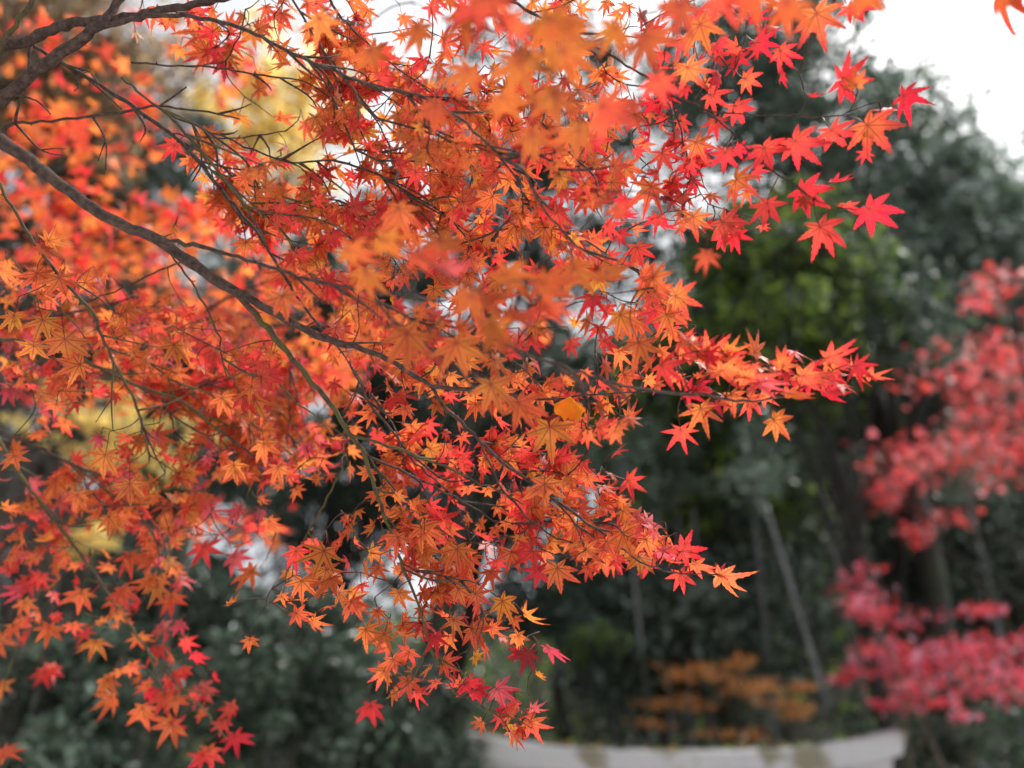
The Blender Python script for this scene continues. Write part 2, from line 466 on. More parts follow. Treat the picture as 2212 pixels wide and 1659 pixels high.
# ------------------------------------------------------------------ the near maple: limbs traced as (x, y, depth, width in photo px)
mc = empty('maple_tree', (-1.35, 0.75, ground_z(-1.35, .75)), 'near maple with dark limbs and sharp orange and red leaves reaching across the picture', 'tree')
BR = [  # material key, points
 ('k', [(-420, 120, .86, 44), (-180, 215, .86, 37), (0, 305, .86, 32), (130, 400, .87, 28), (240, 475, .88, 26), (340, 518, .90, 26), (430, 580, .91, 24), (500, 625, .92, 23), (600, 680, .93, 19), (700, 730, .94, 17), (820, 768, .94, 14), (934, 833, .94, 12), (1027, 843, .94, 9), (1137, 858, .95, 7), (1204, 860, .95, 6), (1304, 850, .95, 5), (1400, 846, .95, 3)]),
 ('g', [(505, 628, .925, 15), (567, 696, .94, 15), (633, 776, .95, 14), (687, 840, .96, 13), (737, 906, .97, 12), (757, 940, .97, 12), (784, 973, .98, 11), (800, 1020, .98, 10), (827, 1106, .98, 9), (847, 1153, .98, 8), (864, 1209, .98, 8), (884, 1253, .98, 7), (910, 1326, .97, 6), (924, 1386, .97, 6), (937, 1416, .97, 5), (957, 1453, .97, 5), (984, 1496, .96, 4), (1010, 1511, .96, 4), (1057, 1531, .95, 3), (1104, 1549, .95, 3), (1147, 1573, .95, 2)]),
 ('k', [(-380, 380, 1.0, 40), (-150, 290, .99, 33), (0, 213, .98, 29), (57, 170, .98, 27), (110, 130, .98, 26), (173, 87, .98, 26), (200, 63, .98, 24), (233, 33, .99, 20), (270, -10, 1.0, 18), (330, -90, 1.0, 14)]),
 ('k', [(-300, 190, 1.04, 30), (-100, 125, 1.03, 24), (7, 100, 1.02, 23), (57, 90, 1.02, 22), (127, 58, 1.01, 22), (200, 45, 1.0, 21), (283, 37, 1.0, 19), (333, 25, 1.0, 18), (433, 8, 1.0, 17), (520, -10, 1.0, 14), (640, -50, 1.0, 11)]),
 ('k', [(190, 68, .97, 15), (283, 41, .96, 13), (367, 33, .95, 11), (483, 47, .94, 10), (567, 83, .92, 9), (650, 123, .90, 9), (737, 158, .88, 9), (804, 187, .85, 8), (884, 203, .82, 8), (957, 230, .80, 8), (1024, 283, .80, 7), (1087, 340, .80, 7), (1124, 363, .82, 7), (1160, 427, .84, 6), (1227, 513, .87, 5), (1284, 553, .88, 4), (1340, 580, .88, 3)]),
 ('g', [(-25, 150, 1.0, 14), (0, 107, 1.0, 13), (20, 73, 1.0, 12), (43, 40, 1.0, 12), (75, -8, 1.0, 11), (110, -70, 1.0, 8)]),
 ('k', [(62, 95, 1.02, 9), (110, 123, 1.04, 9), (143, 140, 1.05, 10), (240, 200, 1.06, 10), (300, 240, 1.06, 11), (367, 287, 1.06, 10), (417, 333, 1.06, 10), (453, 380, 1.06, 10), (493, 430, 1.06, 9), (533, 477, 1.05, 9), (567, 520, 1.05, 8), (633, 626, 1.05, 7), (683, 696, 1.05, 6), (737, 760, 1.05, 4), (800, 850, 1.05, 3)]),
 ('g', [(263, 167, .93, 5), (310, 207, .92, 6), (363, 247, .92, 7), (400, 290, .92, 7), (443, 337, .92, 7), (500, 407, .92, 6), (550, 477, .92, 5), (575, 530, .92, 4)]),
 ('k', [(-40, 310, 1.03, 9), (0, 285, 1.03, 9), (33, 267, 1.03, 8), (90, 264, 1.03, 7), (183, 253, 1.03, 7), (277, 238, 1.03, 7), (347, 230, 1.03, 6), (450, 243, 1.03, 5), (517, 257, 1.03, 4)]),
 ('k', [(68, 100, 1.02, 7), (60, 150, 1.02, 7), (45, 200, 1.02, 7), (33, 267, 1.03, 7)]),
 ('k', [(283, 135, 1.0, 5), (370, 142, 1.0, 5), (453, 145, 1.0, 5), (567, 163, 1.0, 5), (660, 177, 1.0, 4), (740, 230, 1.0, 3)]),
 ('k', [(340, 232, 1.02, 5), (370, 212, 1.02, 5), (403, 188, 1.02, 4)]),
 ('k', [(363, 247, .95, 6), (417, 267, .96, 5), (493, 300, .98, 5), (560, 330, .99, 5), (633, 350, 1.0, 5), (737, 350, 1.0, 6), (854, 398, 1.0, 6), (924, 477, 1.0, 5), (970, 533, 1.0, 3)]),
 ('k', [(370, 289, 1.06, 5), (483, 298, 1.06, 4), (560, 292, 1.06, 4), (617, 283, 1.06, 3)]),
 ('k', [(330, 513, .89, 12), (433, 533, .88, 11), (500, 552, .87, 10), (567, 570, .85, 10), (640, 596, .82, 9), (737, 620, .77, 9), (790, 628, .74, 9), (887, 640, .70, 8), (943, 650, .68, 7), (1010, 640, .66, 5), (1090, 630, .65, 4)]),
 ('k', [(790, 628, .74, 6), (837, 683, .75, 6), (910, 736, .77, 6), (977, 783, .79, 5), (1060, 830, .82, 4), (1140, 880, .85, 3)]),
 ('g', [(-40, 330, 1.0, 8), (40, 470, .98, 8), (93, 553, .98, 8), (150, 620, 1.0, 8), (200, 676, 1.02, 8), (227, 740, 1.05, 7), (260, 810, 1.08, 7), (283, 853, 1.1, 6), (303, 906, 1.12, 6), (317, 953, 1.13, 5), (322, 1000, 1.14, 4)]),
 ('g', [(-60, 728, 1.2, 11), (0, 733, 1.2, 10), (70, 741, 1.2, 10), (140, 762, 1.2, 9), (203, 790, 1.2, 9), (267, 820, 1.2, 9), (343, 850, 1.2, 8), (393, 866, 1.2, 8), (450, 913, 1.2, 7), (517, 963, 1.2, 6), (593, 1016, 1.2, 4)]),
 ('k', [(343, 850, 1.2, 5), (420, 838, 1.21, 5), (483, 822, 1.22, 4), (530, 800, 1.22, 3)]),
 ('k', [(350, 860, 1.2, 4), (372, 910, 1.2, 4), (376, 950, 1.2, 3)]),
 ('g', [(-70, 840, 1.28, 10), (0, 953, 1.28, 9), (33, 1013, 1.28, 9), (67, 1060, 1.28, 9), (103, 1106, 1.29, 9), (160, 1179, 1.3, 9), (207, 1239, 1.31, 8), (247, 1303, 1.32, 8), (287, 1359, 1.33, 7), (340, 1430, 1.34, 6), (395, 1490, 1.35, 5), (450, 1545, 1.35, 4), (490, 1600, 1.35, 3)]),
 ('k', [(-50, 910, 1.25, 8), (0, 930, 1.25, 7), (67, 960, 1.25, 7), (117, 983, 1.25, 6), (163, 1008, 1.25, 5), (230, 1060, 1.26, 4), (330, 1120, 1.27, 3)]),
 ('k', [(250, 701, 1.65, 10), (330, 703, 1.65, 13), (405, 706, 1.65, 16), (470, 706, 1.65, 12), (533, 706, 1.65, 10), (640, 703, 1.65, 8), (737, 700, 1.65, 7), (850, 715, 1.65, 5)]),
 ('k', [(405, 706, 1.65, 10), (450, 668, 1.64, 9), (510, 635, 1.63, 8), (600, 600, 1.62, 5)]),
 ('k', [(405, 706, 1.65, 8), (440, 690, 1.62, 7), (503, 682, 1.6, 6)]),
 ('k', [(405, 706, 1.65, 8), (430, 730, 1.64, 6), (458, 758, 1.64, 5), (490, 800, 1.64, 3)]),
 ('g', [(340, 515, .95, 4), (380, 563, .95, 5), (433, 640, .95, 5), (467, 713, .95, 5), (483, 786, .95, 4), (493, 820, .95, 3)]),
 ('k', [(300, 640, 1.3, 6), (200, 665, 1.3, 7), (80, 690, 1.3, 8), (-40, 700, 1.3, 9)]),
 ('k', [(395, 565, 1.1, 5), (330, 590, 1.1, 5), (250, 628, 1.1, 4), (170, 660, 1.1, 3)]),
 ('k', [(1040, -40, .95, 9), (1120, 10, .95, 8), (1200, 55, .93, 7), (1280, 100, .92, 7), (1340, 132, .91, 6), (1400, 170, .90, 6), (1474, 213, .88, 6), (1504, 228, .88, 6), (1557, 243, .88, 5), (1628, 250, .88, 4), (1700, 250, .87, 3), (1754, 252, .86, 4), (1815, 246, .86, 3), (1880, 225, .86, 3), (1945, 207, .86, 2)]),
 ('k', [(1504, 228, .88, 5), (1535, 250, .88, 5), (1564, 272, .88, 4), (1595, 300, .88, 4), (1617, 327, .87, 5), (1661, 363, .87, 5), (1707, 393, .86, 5), (1757, 430, .86, 4), (1797, 443, .86, 3), (1835, 452, .86, 2), (1872, 452, .86, 2)]),
 ('k', [(1450, 203, .89, 6), (1470, 283, .89, 5), (1490, 367, .89, 5), (1507, 400, .89, 4), (1530, 440, .89, 3)]),
 ('k', [(1090, 745, .74, 7), (1197, 786, .75, 8), (1290, 815, .77, 8), (1360, 836, .79, 8), (1420, 846, .80, 8), (1474, 851, .81, 8), (1527, 853, .82, 7), (1607, 865, .83, 6), (1690, 856, .84, 5), (1750, 830, .84, 3), (1800, 800, .84, 2)]),
 ('k', [(934, 836, .94, 9), (964, 886, .95, 9), (997, 913, .95, 9), (1037, 953, .95, 8), (1087, 1000, .96, 8), (1137, 1036, .96, 8), (1190, 1075, .96, 7), (1237, 1106, .96, 7), (1287, 1143, .96, 6), (1337, 1179, .96, 6), (1364, 1203, .96, 5), (1404, 1223, .95, 4), (1474, 1239, .95, 3), (1553, 1243, .95, 2)]),
 ('k', [(1037, 953, .95, 5), (1070, 1030, .97, 5), (1130, 1109, .98, 5), (1167, 1139, .98, 5), (1204, 1163, .98, 4), (1254, 1174, .98, 3)]),
 ('g', [(757, 940, .97, 8), (837, 963, .97, 7), (904, 986, .97, 7), (960, 1010, .97, 6), (1014, 1033, .97, 6), (1075, 1060, .97, 4), (1130, 1090, .97, 3)]),
 ('k', [(787, 980, .98, 6), (840, 1003, 1.0, 6), (897, 1030, 1.01, 5), (967, 1066, 1.02, 5), (1040, 1106, 1.02, 4), (1090, 1150, 1.02, 3)]),
 ('k', [(755, 780, .95, 5), (797, 870, 1.0, 6), (837, 920, 1.02, 6), (887, 986, 1.04, 5), (937, 1036, 1.05, 5), (977, 1073, 1.05, 4), (1020, 1180, 1.05, 3)]),
 ('k', [(680, 850, 1.3, 5), (632, 780, 1.3, 4), (625, 900, 1.3, 4), (620, 960, 1.3, 3)]),
 ('k', [(612, 1284, 1.09, 2.5), (585, 1300, 1.06, 2), (560, 1325, 1.03, 1.6), (541, 1362, 1.02, 1.4)]),
 ('k', [(585, 1300, 1.06, 1.8), (550, 1292, 1.04, 1.5), (505, 1302, 1.02, 1.3)]),
 ('g', [(740, 1010, 1.1, 5), (700, 1090, 1.1, 5), (650, 1180, 1.1, 4), (620, 1240, 1.1, 4), (610, 1290, 1.1, 2)]),
 ('k', [(864, 1215, .98, 4), (900, 1232, .98, 5), (960, 1245, .97, 4), (1030, 1262, .97, 3), (1090, 1300, .97, 2)]),
 ('g', [(925, 1390, .97, 4), (905, 1440, .99, 4), (880, 1480, 1.0, 3), (830, 1510, 1.0, 2)]),
 ('k', [(600, -60, 1.0, 7), (637, 10, 1.0, 6), (667, 60, 1.0, 6), (700, 110, 1.0, 5), (760, 190, 1.0, 4), (830, 290, 1.0, 4), (850, 360, 1.0, 3), (880, 470, 1.0, 3)]),
 ('k', [(690, -40, .98, 8), (730, 30, .98, 7), (790, 90, .98, 5), (860, 150, .98, 4), (940, 200, .98, 3)]),
 ('k', [(530, 20, 1.05, 4), (520, 60, 1.05, 4), (490, 130, 1.05, 4), (440, 140, 1.05, 3)]),
 ('k', [(1240, -60, .62, 7), (1100, -20, .62, 6), (1010, 30, .61, 6), (1060, 70, .6, 5), (1130, 110, .6, 4), (1240, 190, .6, 3)]),
 ('k', [(2330, -160, .62, 7), (2250, -110, .62, 6), (2160, -80, .62, 5), (2040, -70, .62, 4)]),
]
MAT = {'k': M_BARK, 'g': M_BARKG}
skel_pos, skel_dir, skel_br, skel_rad = [], [], [], []
branch_piles = []
def px_to_r(wpx, d):
    return max(0.0006, wpx / 2 * d / F * (.86 if wpx < 20 else .93))
for bi, (mk, pts) in enumerate(BR):
    a = np.array([np.append(P(x, y, d), px_to_r(wd, d)) for x, y, d, wd in pts])
    c = catmull(a, 0.010)
    if len(c) > 6:
        c[1:-1, :3] += rng.normal(0, 0.0009, (len(c) - 2, 3))
    V, T = tube(c[:, :3], np.maximum(c[:, 3], 0.0005), 9 if pts[0][3] > 12 else 6, 0.09)
    p = Pile(); p.add(V, T)
    # little spurs and bud scars along the limb
    for k in range(3, len(c) - 2, 3):
        if rng.random() < 0.55:
            t_ = c[k + 1, :3] - c[k - 1, :3]; t_ /= np.linalg.norm(t_)
            s_ = np.cross(t_, rng.normal(size=3)); s_ /= np.linalg.norm(s_)
            q0 = c[k, :3] + s_ * c[k, 3] * 0.6
            q1 = q0 + (s_ + t_ * .5) * rng.uniform(0.0025, 0.006)
            v, t = tube(np.array([q0, (q0 + q1) / 2, q1]), [0.0011, 0.0008, 0.0003], 4)
            p.add(v, t)
    branch_piles.append([mk, p])
    tt = np.gradient(c[:, :3], axis=0); tt /= np.linalg.norm(tt, axis=1)[:, None]
    skel_pos.append(c[:, :3]); skel_dir.append(tt); skel_br.append(np.full(len(c), bi)); skel_rad.append(c[:, 3])
SK = np.vstack(skel_pos); SD = np.vstack(skel_dir); SB = np.concatenate(skel_br); SR = np.concatenate(skel_rad)
BR3 = SK.copy()

# trunk outside the frame on the left, carrying the limbs
tr = catmull([np.array([-1.35, .75, ground_z(-1.35, .75) - .1]), np.array([-1.30, .77, .7]), np.array([-1.22, .80, 1.5]), np.array([-1.12, .86, 2.0]), np.array([-1.2, .84, 2.6]), np.array([-1.5, .8, 3.4])], 0.05)
V, T = tube(tr, np.interp(np.linspace(0, 1, len(tr)), [0, .1, .6, 1], [.13, .10, .07, .035]), 16, .05)
link_mesh('trunk', V, T, M_BARK, mc)
for st in ((-420, 120, .86), (-380, 380, 1.0), (-300, 190, 1.04), (-70, 840, 1.28), (-60, 728, 1.2), (-50, 910, 1.25), (-40, 330, 1.0), (-40, 310, 1.03), (-40, 700, 1.3), (-25, 150, 1.0)):
    e = P(*st)
    k = np.argmin(np.linalg.norm(tr - (e + np.array([-.1, 0, -.12])), axis=1))
    mid = (e + tr[k]) / 2 + np.array([0, 0, -.03])
    cc = catmull([tr[k], mid, e], .03)
    r1 = 0.004 if st[0] > -100 else 0.010
    V, T = tube(cc, np.linspace(r1 * 1.7, r1, len(cc)), 7, .06)
    bi = int(np.argmin([np.linalg.norm(s[0] - e) if True else 0 for s in skel_pos]))
    bj = min(range(len(skel_pos)), key=lambda i: min(np.linalg.norm(skel_pos[i][0] - e), np.linalg.norm(skel_pos[i][-1] - e)))
    branch_piles[bj][1].add(V, T)

# ------------------------------------------------------------------ leaves of the near maple
leaves = []      # dict(c, ang, size, tint, tilt, hi, hand)
def add(x, y, d, ang, px, tint, tilt=None, hand=True, hi=True, curl=None):
    leaves.append(dict(lay=rng.normal(8, 8) if hand else rng.normal(32, 18), c=P(x, y, d), ang=ang, size=px * ((0.78 if d < .73 else 0.90 if d < 1.25 else .84) if hand else 1) * d / F, tint=tint, hi=hi, hand=hand, curl=curl,
                       tilt=tilt if tilt is not None else (rng.normal(0, 16), rng.normal(0, 16)), px=(x, y, d)))

HAND = [
 # upper right sprig
 (1763, 30, .80, 75, 98, 'flame'), (1512, 53, .82, 70, 88, 'orange'), (1486, 146, .84, 62, 84, 'flame'), (1640, 92, .9, 5, 60, 'scarlet'), (1687, 110, .88, 60, 58, 'red'),
 (1592, 122, .9, 85, 58, 'scarlet'), (1610, 170, .9, 20, 50, 'flame'), (1590, 230, .89, 60, 60, 'red'), (1820, 172, .84, 5, 92, 'scarlet', (15, 10)), (1849, 184, .83, -100, 48, 'orange'),
 (1953, 207, .86, 12, 72, 'scarlet'), (1874, 270, .84, 42, 96, 'flame'), (1796, 281, .85, 58, 78, 'red'), (1718, 305, .85, 48, 92, 'red'), (1651, 320, .86, 60, 76, 'red'),
 (1566, 330, .87, 98, 58, 'red'), (1503, 307, .88, 65, 72, 'flame'), (1590, 388, .87, 32, 78, 'flame'), (1657, 440, .86, 100, 72, 'red'), (1732, 413, .86, 30, 80, 'scarlet'),
 (1737, 430, .85, 75, 36, 'rust'), (1829, 443, .86, 60, 42, 'red', (40, 30)), (1878, 451, .85, 38, 90, 'scarlet'), (1772, 490, .84, 62, 88, 'red'), (1497, 468, .87, 82, 72, 'flame'),
 (1562, 480, .87, 42, 78, 'red'), (1588, 508, .88, 70, 48, 'scarlet'), (1752, 208, .87, 20, 34, 'scarlet', (20, 74)), (1800, 392, .86, 4, 50, 'scarlet', (10, 76)), (1415, 220, .89, 80, 72, 'scarlet'),
 (1440, 214, .88, 200, 40, 'crimson', (50, 20)), (1372, 247, .88, 118, 58, 'flame'), (1407, 403, .88, 105, 82, 'flame'), (1113, 483, .95, 88, 66, 'orange'), (1203, 457, .93, 30, 64, 'red'), (1063, 425, .95, 118, 62, 'orange'),
 (1312, 487, .9, 40, 52, 'red'), (1435, 425, .89, 30, 46, 'crimson', (40, 35)), (1377, 535, .88, 70, 56, 'red'), (1452, 395, .9, 60, 60, 'scarlet'), (1535, 205, .9, 30, 60, 'red'), (1545, 262, .89, 75, 48, 'red'), (1870, 330, .86, 110, 34, 'red'),
 (1920, 240, .86, 190, 50, 'scarlet', (20, 65)), (1690, 160, .89, 110, 40, 'scarlet', (30, 60)), (1835, 18, .82, 50, 62, 'red', (20, 40)), (1860, 5, .84, 80, 46, 'scarlet'), (1490, 350, .88, 110, 52, 'red'), (1430, 330, .89, 60, 60, 'red'),
 (1350, 360, .9, 55, 60, 'flame'), (1300, 380, .92, 75, 60, 'red'), (1250, 410, .92, 60, 55, 'red'), (1350, 430, .9, 130, 50, 'scarlet'), (1420, 470, .9, 100, 48, 'red'), (1475, 420, .9, 90, 52, 'red'),
 # middle sprig reaching right
 (1529, 778, .84, -52, 88, 'flame', (-10, 5)), (1508, 770, .84, -92, 70, 'red', (20, -15)), (1560, 800, .80, 10, 104, 'flame', (25, 58)), (1610, 815, .80, 14, 100, 'flame', (15, 62)), (1640, 828, .79, 20, 96, 'pink', (20, 66)),
 (1692, 790, .83, -82, 54, 'flame'), (1735, 812, .83, 18, 92, 'flame', (10, 45)), (1790, 772, .83, -8, 78, 'red', (10, 50)), (1850, 790, .83, 42, 66, 'scarlet'), (1514, 883, .86, 75, 78, 'orange', (4, -8)),
 (1580, 855, .86, 72, 56, 'orange'), (1672, 908, .86, 38, 62, 'orange'), (1790, 848, .84, 38, 58, 'scarlet', (20, 50)), (1470, 930, .88, 80, 66, 'red'), (1460, 640, .86, 10, 70, 'flame', (5, 20)), (1390, 600, .86, 20, 66, 'flame', (10, 30)),
 (1440, 680, .86, 70, 74, 'orange'), (1490, 745, .84, -60, 60, 'flame'), (1540, 760, .87, -30, 56, 'crimson', (20, 50)), (1630, 760, .85, -75, 66, 'orange', (20, 50)), (1705, 850, .82, 22, 70, 'orange', (10, 60)),
 (1410, 600, .85, 35, 62, 'orange'), (1340, 680, .85, 60, 70, 'orange'), (1280, 640, .86, 90, 66, 'red'), (1380, 740, .83, 60, 78, 'orange'), (1430, 790, .84, 30, 72, 'red'),
 # lower right sprig
 (1555, 1243, .95, 34, 96, 'orange', (10, 60)), (1552, 1240, .95, -62, 38, 'flame'), (1475, 1190, .95, -15, 64, 'red', (10, 25)), (1500, 1220, .95, 30, 62, 'flame', (20, 50)), (1470, 1240, .95, 75, 54, 'red'), (1425, 1190, .95, 10, 54, 'pink', (15, 55)),
 (1395, 1165, .95, 35, 70, 'orange'), (1345, 1150, .94, 60, 70, 'ochre'), (1310, 1170, .95, 62, 60, 'orange'), (1400, 1130, .96, 10, 60, 'scarlet'), (1204, 1227, .95, 82, 72, 'orange'), (1270, 1226, .95, 68, 44, 'flame'), (1150, 1190, .95, 130, 60, 'red'),
 (1165, 1230, .97, 100, 62, 'scarlet'), (987, 1186, .94, 88, 68, 'orange'), (1105, 1193, .95, 70, 66, 'flame'), (1176, 1046, .90, 85, 84, 'ochre'), (1188, 922, .89, 80, 88, 'ochre'), (1183, 1035, .91, 100, 60, 'ochre'),
 (1085, 1298, .96, 62, 66, 'yellow'), (1060, 1235, .97, 80, 50, 'orange'), (990, 1273, .97, 30, 56, 'orange'), (862, 1280, .97, 70, 56, 'ochre', (20, 40)), (860, 1160, .95, 100, 60, 'orange'), (910, 1140, .95, 60, 70, 'orange'), (980, 1340, .98, 60, 60, 'orange'),
 (1020, 1360, .98, 40, 60, 'orange'), (1060, 1355, .98, 50, 54, 'orange', (10, 40)), (1140, 1412, .93, 110, 58, 'crimson', (0, 0)), (1120, 1408, .99, 150, 30, 'scarlet'), (1026, 1418, .98, 20, 34, 'yellow', (30, 20)), (1163, 1455, .97, 70, 26, 'yellow', (20, 50)), (1185, 1400, .96, 38, 66, 'pink', (20, 68)),
 (1075, 1488, .95, 35, 66, 'pink', (5, 20)), (1005, 1480, .96, 60, 48, 'scarlet'), (1030, 1490, .96, 30, 44, 'scarlet'), (1150, 1530, .95, 20, 46, 'pink', (10, 55)), (1145, 1560, .95, 62, 70, 'flame', (20, 35)), (1080, 1545, .96, 60, 44, 'red'), (1040, 1560, .96, 130, 34, 'orange'),
 (1110, 1570, .96, 70, 50, 'yellow', (20, 40)), (960, 1430, .97, 30, 50, 'flame'), (940, 1375, .97, 80, 52, 'scarlet'), (850, 1425, 1.02, 75, 64, 'orange'), (880, 1470, 1.04, 75, 52, 'flame'), (800, 1525, 1.25, 85, 56, 'red'), (900, 1495, 1.05, 60, 40, 'red'), (830, 1450, 1.03, 150, 50, 'flame'),
 (870, 1350, 1.0, 40, 56, 'orange'), (830, 1370, 1.0, 110, 52, 'orange'), (790, 1360, 1.03, 60, 60, 'orange'), (700, 1190, 1.0, 115, 78, 'ochre'), (705, 1230, 1.0, 60, 60, 'ochre'), (652, 1255, 1.0, 90, 62, 'orange'), (608, 1288, 1.0, 40, 44, 'ochre', (10, 50)), (640, 1325, 1.0, 30, 54, 'orange', (10, 35)), (675, 1340, 1.0, 55, 54, 'orange', (15, 50)),
 (540, 1382, 1.02, 90, 34, 'ochre', (5, 5)), (495, 1305, 1.02, -14, 38, 'ochre', (20, 68)), (715, 1250, 1.0, 120, 60, 'ochre'), (640, 1190, 1.03, 90, 58, 'red'), (760, 1300, 1.02, 60, 56, 'orange'),
 # left, sharp ochre leaves
 (105, 520, .92, -10, 60, 'ochre', (-20, 40)), (90, 535, .92, 60, 50, 'rust', (20, 50)), (140, 733, .93, 80, 84, 'ochre'), (92, 692, .94, 70, 70, 'ochre'), (73, 747, .95, 95, 66, 'ochre'), (30, 682, .95, 110, 60, 'ochre'), (172, 788, .95, 160, 66, 'orange'),
 (80, 590, .97, 80, 60, 'ochre'), (128, 600, .97, 70, 72, 'orange'), (227, 983, 1.05, 105, 72, 'ochre'), (280, 1045, 1.06, 90, 64, 'ochre'), (376, 745, 1.05, 80, 60, 'ochre'), (550, 862, 1.0, 100, 70, 'ochre'), (375, 490, .93, 120, 36, 'ochre', (20, 60)), (490, 352, 1.0, 10, 40, 'scarlet', (15, 76)),
 (480, 860, 1.1, 70, 60, 'orange'), (600, 1010, 1.1, 70, 58, 'orange'), (570, 960, 1.1, 80, 56, 'orange'), (505, 1005, 1.1, 85, 54, 'orange'), (30, 985, 1.1, 70, 50, 'orange'),
 # hanging cluster, lower left
 (105, 1355, 1.32, 95, 56, 'orange'), (157, 1350, 1.32, 80, 44, 'flame'), (206, 1386, 1.33, 110, 62, 'orange'), (45, 1338, 1.33, 40, 44, 'flame', (20, 45)), (215, 1345, 1.34, -10, 40, 'orange', (10, 66)), (300, 1376, 1.34, 70, 48, 'orange'), (348, 1352, 1.36, 60, 46, 'pink'),
 (400, 1385, 1.36, 60, 46, 'red', (10, 45)), (280, 1440, 1.35, 40, 44, 'orange', (10, 40)), (232, 1468, 1.34, 110, 54, 'orange'), (240, 1505, 1.34, 100, 62, 'orange'), (308, 1530, 1.34, 85, 66, 'orange'), (355, 1500, 1.34, 70, 60, 'flame'), (378, 1510, 1.34, 80, 50, 'orange'),
 (370, 1562, 1.34, 120, 66, 'orange'), (450, 1620, 1.36, 85, 62, 'flame'), (508, 1590, 1.37, 80, 58, 'scarlet'), (500, 1525, 1.38, 90, 50, 'red'), (432, 1485, 1.38, 60, 58, 'pink'), (480, 1560, 1.37, 100, 40, 'red'), (420, 1415, 1.37, 60, 44, 'scarlet', (10, 50)),
 (175, 1280, 1.3, 105, 62, 'orange'), (265, 1275, 1.3, 75, 60, 'flame'), (370, 1290, 1.33, 80, 58, 'flame'), (60, 1250, 1.3, 75, 56, 'red'), (330, 1250, 1.33, 70, 52, 'orange'), (280, 1200, 1.3, 90, 60, 'flame'), (95, 1450, 1.6, 70, 50, 'red'), (110, 1440, 1.62, 80, 48, 'red'), (390, 1250, 1.33, 40, 46, 'red'),
 (375, 1460, 1.36, 40, 44, 'red'), (320, 1480, 1.35, 170, 46, 'flame', (20, 50)), (545, 1235, 1.25, 160, 66, 'orange', (10, 40)), (505, 1200, 1.3, 60, 60, 'pink'), (440, 1180, 1.3, 70, 60, 'red'), (10, 1620, 1.36, 40, 56, 'rust', (20, 40)), (-10, 1380, 1.5, 60, 60, 'orange'), (0, 1480, 1.6, 80, 44, 'ochre'),
 # close, out-of-focus leaves
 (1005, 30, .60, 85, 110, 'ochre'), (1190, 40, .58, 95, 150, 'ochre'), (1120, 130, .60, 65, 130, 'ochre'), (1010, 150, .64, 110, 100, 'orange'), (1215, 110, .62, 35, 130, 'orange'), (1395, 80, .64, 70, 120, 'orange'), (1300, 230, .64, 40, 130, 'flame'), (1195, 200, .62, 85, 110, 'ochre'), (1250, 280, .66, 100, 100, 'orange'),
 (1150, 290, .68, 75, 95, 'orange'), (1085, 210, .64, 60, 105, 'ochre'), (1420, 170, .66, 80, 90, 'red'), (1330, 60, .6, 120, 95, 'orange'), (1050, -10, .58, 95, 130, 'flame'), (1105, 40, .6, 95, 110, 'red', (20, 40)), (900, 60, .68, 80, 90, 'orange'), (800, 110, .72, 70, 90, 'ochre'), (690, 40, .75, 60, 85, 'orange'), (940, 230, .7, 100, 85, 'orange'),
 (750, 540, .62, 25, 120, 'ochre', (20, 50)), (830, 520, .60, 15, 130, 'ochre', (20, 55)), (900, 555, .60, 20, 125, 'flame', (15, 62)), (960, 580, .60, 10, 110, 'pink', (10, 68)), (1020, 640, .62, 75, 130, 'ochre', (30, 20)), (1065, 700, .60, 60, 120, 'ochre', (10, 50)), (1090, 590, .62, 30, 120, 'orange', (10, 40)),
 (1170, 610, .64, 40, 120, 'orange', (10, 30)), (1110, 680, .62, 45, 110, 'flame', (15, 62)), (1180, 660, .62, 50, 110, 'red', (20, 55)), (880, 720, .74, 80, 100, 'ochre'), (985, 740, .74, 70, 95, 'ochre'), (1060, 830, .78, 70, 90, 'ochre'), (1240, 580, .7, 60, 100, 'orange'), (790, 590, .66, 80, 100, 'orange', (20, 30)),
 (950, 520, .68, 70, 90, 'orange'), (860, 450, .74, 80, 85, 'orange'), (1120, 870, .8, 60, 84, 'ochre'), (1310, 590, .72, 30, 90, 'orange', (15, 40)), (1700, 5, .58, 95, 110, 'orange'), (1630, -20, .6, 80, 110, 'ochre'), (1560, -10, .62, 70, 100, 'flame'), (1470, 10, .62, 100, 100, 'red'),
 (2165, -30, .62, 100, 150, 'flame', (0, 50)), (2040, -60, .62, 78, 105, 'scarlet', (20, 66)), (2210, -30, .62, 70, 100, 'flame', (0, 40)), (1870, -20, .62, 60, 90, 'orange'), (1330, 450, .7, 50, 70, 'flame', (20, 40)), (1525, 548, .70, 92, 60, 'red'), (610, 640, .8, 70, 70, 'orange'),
]
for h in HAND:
    if h[2] < .73:  # close leaves get darker tints, the shade they hang in is coloured in
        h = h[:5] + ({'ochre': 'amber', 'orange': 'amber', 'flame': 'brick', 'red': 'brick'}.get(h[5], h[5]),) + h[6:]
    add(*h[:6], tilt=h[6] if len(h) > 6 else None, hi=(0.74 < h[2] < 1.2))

def inside(poly, x, y):
    c = False
    n = len(poly)
    for i in range(n):
        (x1, y1), (x2, y2) = poly[i], poly[(i + 1) % n]
        if (y1 > y) != (y2 > y) and x < (x2 - x1) * (y - y1) / (y2 - y1) + x1:
            c = not c
    return c

def scatter(poly, count, mind):
    xs = [p[0] for p in poly]; ys = [p[1] for p in poly]
    out = []
    tries = 0
    while len(out) < count and tries < count * 40:
        tries += 1
        x, y = random.uniform(min(xs), max(xs)), random.uniform(min(ys), max(ys))
        if not inside(poly, x, y):
            continue
        if all((x - a) ** 2 + (y - b) ** 2 > mind * mind for a, b in out[-400:]):
            out.append((x, y))
    return out

